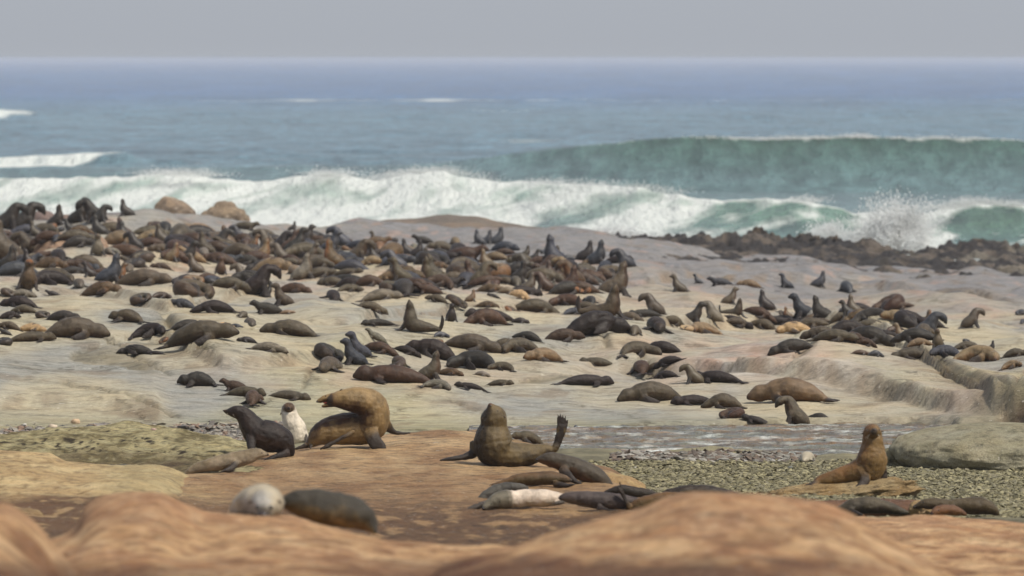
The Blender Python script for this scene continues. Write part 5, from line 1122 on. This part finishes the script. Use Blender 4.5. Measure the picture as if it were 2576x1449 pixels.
def fl3(pts, ref=(0, 1, 0), thin=.35): return ([p[:4]+(p[4] if len(p) > 4 else thin,) for p in pts], dict(kind=1, ref=ref))
def gD(px, row, names=('brown_rock',)):
    h = hit(px, row, names[0]) ; return h[1] if h else 85.0
def baseD(px, row):
    h = hit(px, row); return h[0].y
# H3 the big cow bending her neck back
b = (800, 1130); D = baseD(*b)
hero('large golden brown seal twisting its thick neck back, red mouth open, on brown rock', b, 'E', D, [
  ([(1140,985,0,16),(1190,955,0,46),(1240,905,0,84),(1340,855,.02,118),(1490,838,.05,138),(1630,835,.04,142),(1716,770,-.02,142),(1722,680,-.06,136),(1655,598,-.12,120),(1545,585,-.18,106),(1440,577,-.22,80),(1375,583,-.24,56)],),
  ([(1420,565,-.23,50),(1350,564,-.24,36),(1290,578,-.25,24),(1256,592,-.25,17),(1244,598,-.25,12)],),
  ([(1420,600,-.23,40),(1350,622,-.24,22),(1310,634,-.25,14),(1288,638,-.25,9)],),
  fl3([(1700,850,-.25,70,.5),(1735,930,-.36,62,.4),(1780,990,-.42,58,.3),(1810,1035,-.46,34,.2)], ref=(0,1,0)),
  fl3([(1800,790,.15,60,.5),(1850,840,.22,40,.5),(1900,880,.28,22,1.2),(1970,887,.34,12,2),(2030,885,.38,5,2)], ref=(0,1,0)),
  fl3([(1560,850,-.28,22,.6),(1440,910,-.36,20,.6),(1340,965,-.40,20,.5),(1270,995,-.42,10,.4)]),
  fl3([(1190,960,-.05,28,.5),(1190,985,-.10,16,.6),(1185,1000,-.14,8,.6)]),
  fl3([(1180,965,0,30,.6),(1110,990,-.05,20,.9),(1050,1008,-.08,7,.9)])],
  'g', eyes=[(1318,548,-.3,.012)], nose=(1247,597,-.3,.016), ears=[(1440,503,-.28,(.8,0,.5))], whisk=[(1285,625,-.3,(-.3,-.3,-.8))], face_t=.93, belly=(84,56,34), face=(112,86,60), mouth=(1318,605,-.3,.030), voxel=.013).color = (*col3((162,134,90)), 1)  # belly tone includes the shade on her lower body
# H1 dark pup sitting
b = (700, 1152); D = baseD(700, 1150)-.3
hero('black brown young seal sitting upright and gazing left beside the white pup', b, 'E', D, [
  ([(1025,1055,0,24),(1000,1010,0,62),(930,940,0,120),(830,900,0,135),(735,870,0,125),(672,800,0,97),(632,740,0,80),(590,703,0,66),(535,692,0,54),(485,693,0,32),(450,685,0,15)],),
  fl3([(690,880,-.12,60,.6),(680,950,-.2,42,.6),(690,1010,-.26,34,.5),(660,1060,-.30,18,.4)], ref=(0,1,0)),
  fl3([(1000,1040,-.12,34,.6),(900,1065,-.22,26,.9),(800,1105,-.26,16,.9),(755,1128,-.28,7,.9)]),
  ([(960,1000,0,80),(975,1060,0,45),(1000,1075,0,20)],)],
  'k', eyes=[(487,680,-.3,.013)], nose=(443,680,0,.014,1), ears=[(525,712,-.3,(.6,-.3,-.8))], whisk=[(460,715,-.1,(-.5,-.3,-.7))], face_t=.95, belly=(72,52,40), face=(96,66,42))
# H2 white pup
b = (738, 1119); D = baseD(738, 1119)+.3
hero('creamy white pup with dark mask sitting between the dark pup and the big seal', b, 'E', D, [
  ([(1090,950,.30,50),(1085,930,.15,85),(1065,880,.02,98),(1048,815,-.02,92),(1018,755,-.03,76),(1004,705,-.04,68),(1000,665,-.06,62),(1004,655,-.16,36),(1006,655,-.22,18)], dict(ref=(1,0,0))),
  fl3([(1130,860,-.04,30,.6),(1148,920,-.1,22,.5),(1150,970,-.14,20,.5)]), fl3([(1000,880,-.04,30,.6),(1010,940,-.1,24,.6),(1040,985,-.16,24,.5)])],
  'c', eyes=[(972,652,-.3,.013),(1030,655,-.3,.013)], nose=(1006,648,-.3,.013), ears=[(938,700,-.1,(-.6,0,-.8))], face_t=.78, belly=(218,204,182), face=(96,72,50)).color = (*col3((236,224,204), .66), 1)
# H4 proud bull-necked cow with raised hind flipper
b = (1240, 1180); D = baseD(1240, 1178)+.6
hero('large olive brown seal sitting with snout to the sky and one hind flipper raised', b, 'F', D, [
  ([(1100,562,.02,26),(1010,570,.02,58),(890,600,.0,92),(760,615,-.02,116),(650,600,-.06,140),(580,540,-.10,172),(565,440,-.10,158),(567,372,-.10,126),(570,330,-.11,112),(570,275,-.14,110),(558,222,-.18,80),(548,192,-.20,46),(543,175,-.21,26)],),
  fl3([(430,520,0,70,.6),(400,590,-.04,46,.8),(330,618,-.10,32,1.2),(220,634,-.14,22,2.),(110,646,-.16,7,2.)]),
  fl3([(1085,560,0,34,.8),(1112,510,0,34,.6),(1130,450,-.01,40,.35),(1143,390,-.01,46,.25),(1150,350,-.01,50,.2)], ref=(0,1,0))]+
  [fl3([(1118+14*k,400,-.01,13,.5),(1114+20*k,330,-.01,13,.5),(1116+21*k,260+(0,-8,0,6,44)[k],-.01,4,.6)], ref=(0,1,0)) for k in range(5)],
  'g', eyes=[(604,222,-.4,.010),(520,232,-.4,.010)], nose=(540,178,-.4,.018), ears=[(655,268,-.2,(.7,0,-.6)),(476,285,-.2,(-.7,0,-.6))], face_t=.965, belly=(62,50,32), face=(150,104,70), voxel=.012).color = (*col3((116,98,64)), 1)
# H14 the watchful cow on the slab
SLAB_D = 78.95
b = (2185, 1218)
hero('golden brown seal propped on its fore flippers on the flat slab, staring at the camera', b, 'H', SLAB_D, [
  ([(395,945,.05,22),(470,915,.04,50),(580,885,.03,64),(690,862,.02,84),(790,835,.0,112),(868,800,-.02,132),(888,735,-.04,134),(892,660,-.05,112),(892,600,-.06,94),(890,540,-.07,86),(888,500,-.10,80),(892,490,-.20,52),(895,486,-.27,30)],),
  fl3([(800,800,-.14,60,.6),(826,880,-.20,46,.6),(800,945,-.28,42,.5),(740,1000,-.36,44,.4),(700,1045,-.42,26,.4)], ref=(0,1,0)),
  fl3([(975,800,.02,44,.6),(992,860,.04,34,.6),(985,908,.04,42,.5)], ref=(0,1,0)),
  fl3([(440,930,.0,30,.6),(370,950,-.05,22,.9),(290,968,-.08,6,.9)]),
  fl3([(420,945,-.02,30,.6),(350,985,-.14,22,.9),(260,1025,-.2,16,.9),(180,1060,-.24,5,.9)])],
  'g', eyes=[(842,480,-.4,.015),(940,478,-.4,.015)], nose=(897,470,-.4,.017), ears=[(800,508,-.1,(-.9,0,-.3)),(972,490,-.1,(.9,0,.1))], whisk=[(860,512,-.4,(-.8,-.3,-.6)),(932,512,-.4,(.8,-.3,-.6))],
  face_t=.955, belly=(138,100,58), face=(140,116,84), voxel=.011).color = (*col3((144,114,68)), 1)
# H5 pale young seal dozing at the left
b = (570, 1186); D = baseD(600, 1180)-.6
hero('pale grey brown young seal dozing on the left slope of the brown rock', b, 'E', D, [
  ([(110,1225,0,12),(170,1190,0,34),(300,1150,0,58),(440,1122,0,68),(570,1095,0,68),(670,1070,0,60),(740,1048,0,46),(790,1050,0,28),(822,1058,0,14)],),
  fl3([(580,1095,-.06,30,.5),(500,1175,-.24,24,.8),(430,1190,-.3,10,.8)])],
  'l', eyes=[(772,1040,-.3,.009)], nose=(822,1054,0,.012), face_t=.95, belly=(150,132,104), face=(150,124,84)).color = (*col3((176,160,136)), 1)
# H6
b = (1450, 1215); D = baseD(1450, 1215)
hero('dusky grey seal sliding down the right side of the brown rock with its head uphill', b, 'F', D, [
  ([(1590,900,0,24),(1530,865,0,62),(1430,790,0,84),(1320,738,0,86),(1200,690,0,80),(1090,655,0,70),(1010,640,0,52),(960,642,0,30),(938,648,0,14)],),
  fl3([(1160,720,-.14,46,.6),(1210,780,-.24,36,.7),(1270,825,-.3,22,1.2),(1318,840,-.34,7,1.2)]),
  fl3([(1540,880,-.1,34,.6),(1470,885,-.2,22,1.2),(1360,888,-.28,8,1.2)])],
  'd', eyes=[(990,622,-.3,.010)], nose=(938,645,0,.013), face_t=.93, belly=(112,80,54), face=(70,58,46)).color = (*col3((82,72,58)), 1)
# H7
b = (1330, 1226); D = baseD(1330, 1226)
hero('brown olive seal lying with head right, just above the white pup', b, 'F', D, [
  ([(400,912,0,9),(520,888,0,20),(650,850,0,36),(780,820,0,52),(900,812,0,60),(1040,802,0,60),(1130,808,0,48),(1190,818,0,30),(1225,824,0,15)],),
  fl3([(400,912,0,9,.9),(340,918,-.04,7,1.5),(280,918,-.06,3,1.5)]),
  fl3([(1090,850,-.12,34,.7),(1170,858,-.2,24,1.4),(1260,846,-.26,8,1.4)])],
  'g', eyes=[(1185,806,-.3,.009)], nose=(1228,822,0,.012), face_t=.94, belly=(112,84,52), face=(86,66,46)).color = (*col3((92,76,48)), 1)
# H8
b = (1270, 1258); D = baseD(1270, 1257)
hero('slate grey seal curled behind the head of the white pup', b, 'F', D, [
  ([(860,900,.1,18),(810,885,.1,34),(720,890,.1,46),(600,915,.08,56),(510,955,.04,50),(450,1000,.0,36),(420,1030,-.02,20)],)], 's', face_t=.97, belly=(96,92,86)).color = (*col3((88,84,76)), 1)
# H9 white pup asleep
b = (1300, 1275); D = baseD(1300, 1275)-.3
o9 = hero('white bodied pup with grey head asleep flat on the rock, head to the left', b, 'F', D, [
  ([(1210,985,0,18),(1140,985,0,50),(1010,975,0,74),(870,975,0,78),(760,985,-.02,76),(660,985,-.06,82),(580,1000,-.12,66),(520,1030,-.18,42),(485,1052,-.22,24)],),
  fl3([(570,1010,-.02,34,.5),(420,1045,-.08,26,.9),(310,1080,-.12,8,.9)]),
  fl3([(1200,990,-.02,20,.7),(1130,1010,-.1,18,.9),(1050,1022,-.14,6,.9)])],
  'c', eyes=[(620,996,-.4,.010),(548,1012,-.4,.010)], nose=(482,1050,-.4,.016), face_t=.62, belly=(214,200,176), face=(122,114,96))
o9.color = (*col3((232,214,194), .66), 1)
# H10
b = (1500, 1286); D = baseD(1500, 1284)-.2
hero('purplish grey seal stretched out right of the white pup with dark muzzle', b, 'F', D, [
  ([(1860,1030,0,20),(1780,1015,0,44),(1640,1003,0,66),(1500,1000,0,76),(1380,985,0,72),(1270,975,0,60),(1195,970,0,46),(1150,972,0,28),(1128,975,0,16)],),
  fl3([(1460,1050,-.12,30,.5),(1560,1075,-.2,18,1.2),(1690,1078,-.26,6,1.2)])],
  's', face_t=.93, belly=(112,98,86), face=(34,28,26), nose=(1126,972,0,.012)).color = (*col3((88,76,72)), 1)
# H11
b = (1590, 1254); D = baseD(1590, 1256)+.6
hero('dark grey seal mostly hidden behind the purplish grey one', b, 'F', D, [
  ([(1500,935,0,14),(1580,915,0,34),(1680,905,0,44),(1800,930,0,44),(1900,935,0,30),(1955,945,0,14)],)], 'd', face_t=.97)
# H12
b = (1640, 1288); D = 66.0
hb = hit(1650, 1290, 'brown_rock'); D = hb[0].y if hb else 68.
hero('mustard brown seal lying behind the blurred hump with hind flippers sticking up', b, 'F', D, [
  ([(1700,1075,0,20),(1780,1040,0,50),(1900,1010,0,64),(2050,985,0,64),(2190,985,0,60),(2300,1000,0,44),(2380,1020,0,20)],),
  fl3([(1730,1060,-.04,26,.6),(1695,990,-.05,22,.5),(1660,920,-.06,20,.4),(1640,835,-.06,5,.6)]),
  fl3([(1730,1060,-.06,24,.6),(1670,960,-.07,16,.5),(1635,900,-.08,13,.4),(1612,870,-.08,5,.6)])],
  'o', face_t=.97, belly=(112,82,48)).color = (*col3((112,90,54)), 1)
# H13
D = 75.0
hero('big grey seal flat on the shingle behind the blurred hump, head right', (1760, 1262), 'G', D, [
  ([(440,1410,0,18),(540,1385,0,44),(700,1375,0,62),(850,1378,0,62),(980,1395,0,50),(1080,1410,0,40),(1150,1425,0,22)],)], 'd', face_t=.95).color = (*col3((88,78,62)), 1)
# H15-H17 behind the right rock
for lab, D, tubes, col, c3, kw in (
  ('grey brown seal lying just below the slab with its head at left', 70.0, [([(1190,1190,0,20),(1100,1165,0,40),(980,1138,0,62),(860,1125,0,72),(740,1138,0,70),(650,1160,0,48),(600,1172,0,36),(568,1192,0,18)],), fl3([(700,1170,-.1,30,.6),(760,1185,-.2,24,.8),(800,1195,-.24,10,.8)])], 'd', (92,82,64), dict(face_t=.93, face=(52,44,38))),
  ('olive brown seal resting behind the russet pup, rightmost of the near seals', 70.5, [([(1960,1200,0,20),(1910,1160,0,52),(1800,1130,0,76),(1680,1130,0,72),(1560,1130,0,56),(1440,1115,0,52),(1350,1115,0,46),(1290,1130,0,30),(1250,1142,0,17)],)], 'g', (88,74,50), dict(face_t=.93, face=(66,52,40), nose=(1250,1140,0,.014), eyes=[(1325,1100,-.3,.010)])),
  ('small russet pup tucked against the chin of the olive brown seal', 69.6, [([(1690,1205,0,16),(1630,1180,-.02,36),(1550,1165,-.05,46),(1470,1160,-.08,46),(1420,1178,-.12,34),(1395,1195,-.15,18)],)], 'o', (118,82,54), dict(face_t=.95, face=(90,52,36), eyes=[(1448,1162,-.4,.010)]))):
    x0, y0 = (1190, 1190) if 'slab' in lab else (1700, 1200)
    b = (1931.9+x0*.29622, 1300)
    hero(lab, b, 'H', D, tubes, col, **kw).color = (*col3(c3), 1)
# foreground pair, out of focus
hero('blurred pale headed pup facing the camera at the rim of the foreground rock', (650, 1306), 'J', 47.6, [
  ([(820,560,.75,60),(740,640,.5,90),(810,600,.4,140),(900,555,.22,178),(1000,515,.06,196),(1075,505,-.10,180),(1080,530,-.26,124),(1066,575,-.36,78),(1056,592,-.43,52)],)],
  'l', eyes=[(990,520,-.5,.022),(1130,520,-.5,.022)], nose=(1055,590,-.5,.036), ears=[(930,470,-.1,(-.8,0,-.5)),(1190,460,-.1,(.8,0,-.5))], face_t=.88, belly=(214,200,172), face=(96,84,70), voxel=.012).color = (*col3((176,172,164), .7), 1)
hero('blurred charcoal seal with tan flank lying behind the foreground rock rim', (800, 1335), 'J', 47.9, [
  ([(2160,800,-.05,34),(2120,730,0,88),(2000,635,.02,150),(1850,590,.02,172),(1660,555,.02,178),(1480,520,.02,155),(1340,500,.0,120),(1240,500,-.02,70)],)],
  'd', face_t=.99, belly=(150,126,86), voxel=.014).color = (*col3((70,64,52)), 1)

# ------------------------------------------------------------------ one description for each crowd seal
def where(s):
    px, row = s['px'], s['row']
    if row < 600 and px < 700: return 'on far left skyline'
    if row < 640 and px < 700: return 'far rows, far left' if px < 330 else 'far rows under boulders'
    if row < 640: return 'far row before whaleback'
    if px < 300 and row < 745: return 'around tan dome'
    if px < 300: return 'left edge above bare slope'
    if px < 760 and row < 700: return 'crowd under boulders'
    if px < 760 and row < 800: return 'tan rock left of centre'
    if px < 760 and row < 900: return 'beside longest sleeper'
    if px < 800: return 'string of pups'
    if px < 1300 and row < 700: return 'dense middle crowd'
    if px < 1300 and row < 790: return 'tan centre slope'
    if px < 1420 and row < 870: return 'around centre nose-up seal'
    if px < 1420: return 'above two big seals'
    if px < 1700 and row < 760: return 'right-centre upright group'
    if px < 1800 and row < 870: return 'right-centre pale ridge'
    if row < 760: return 'grey rock before reef'
    if px < 2100 and row < 850: return 'pale ledge crest'
    if px < 2100 and row < 960: return 'huddle on pinkish rock'
    if px < 2150: return 'slope above stream'
    if row < 800: return 'back of right cluster'
    return 'above long right crack'
from collections import defaultdict
grp = defaultdict(list)
for s in seals:
    p_ = POSE[s['pose']]; dirn = '' if s['pose'] in ('sitf', 'curl', 'front') else (' facing left' if s['fc'] == 'L' else ' facing right')
    small = 'small ' if s['sc']*(1.55 if s['pose'] not in UPR else 1.5) < 1.02 else ('big ' if s['sc'] > 1.12 else '')
    s['lab'] = (small, PAL[s['col']][3], p_, dirn, where(s)); grp[s['lab']].append(s)
    tag(s['o'], cat='seal', group='fur seals resting on the rocky shore')
ORD = ['', 'second ', 'third ', 'fourth ', 'fifth ', 'sixth ', 'seventh ', 'eighth ', 'ninth ']
for k, L in grp.items():
    L.sort(key=lambda s: s['px'])
    for i, s in enumerate(L):
        base_ = f"{k[0]}{k[1]} seal {k[2]}{k[3]}, {k[4]}"
        if len(L) > 1: base_ += (', leftmost' if i == 0 else f', {ORD[i] if i < 9 else str(i+1)+"th "}from left')
        s['o']['label'] = base_
        if len(base_.split()) > 16: s['o']['label'] = base_.replace(' facing left', '').replace(' facing right', '')
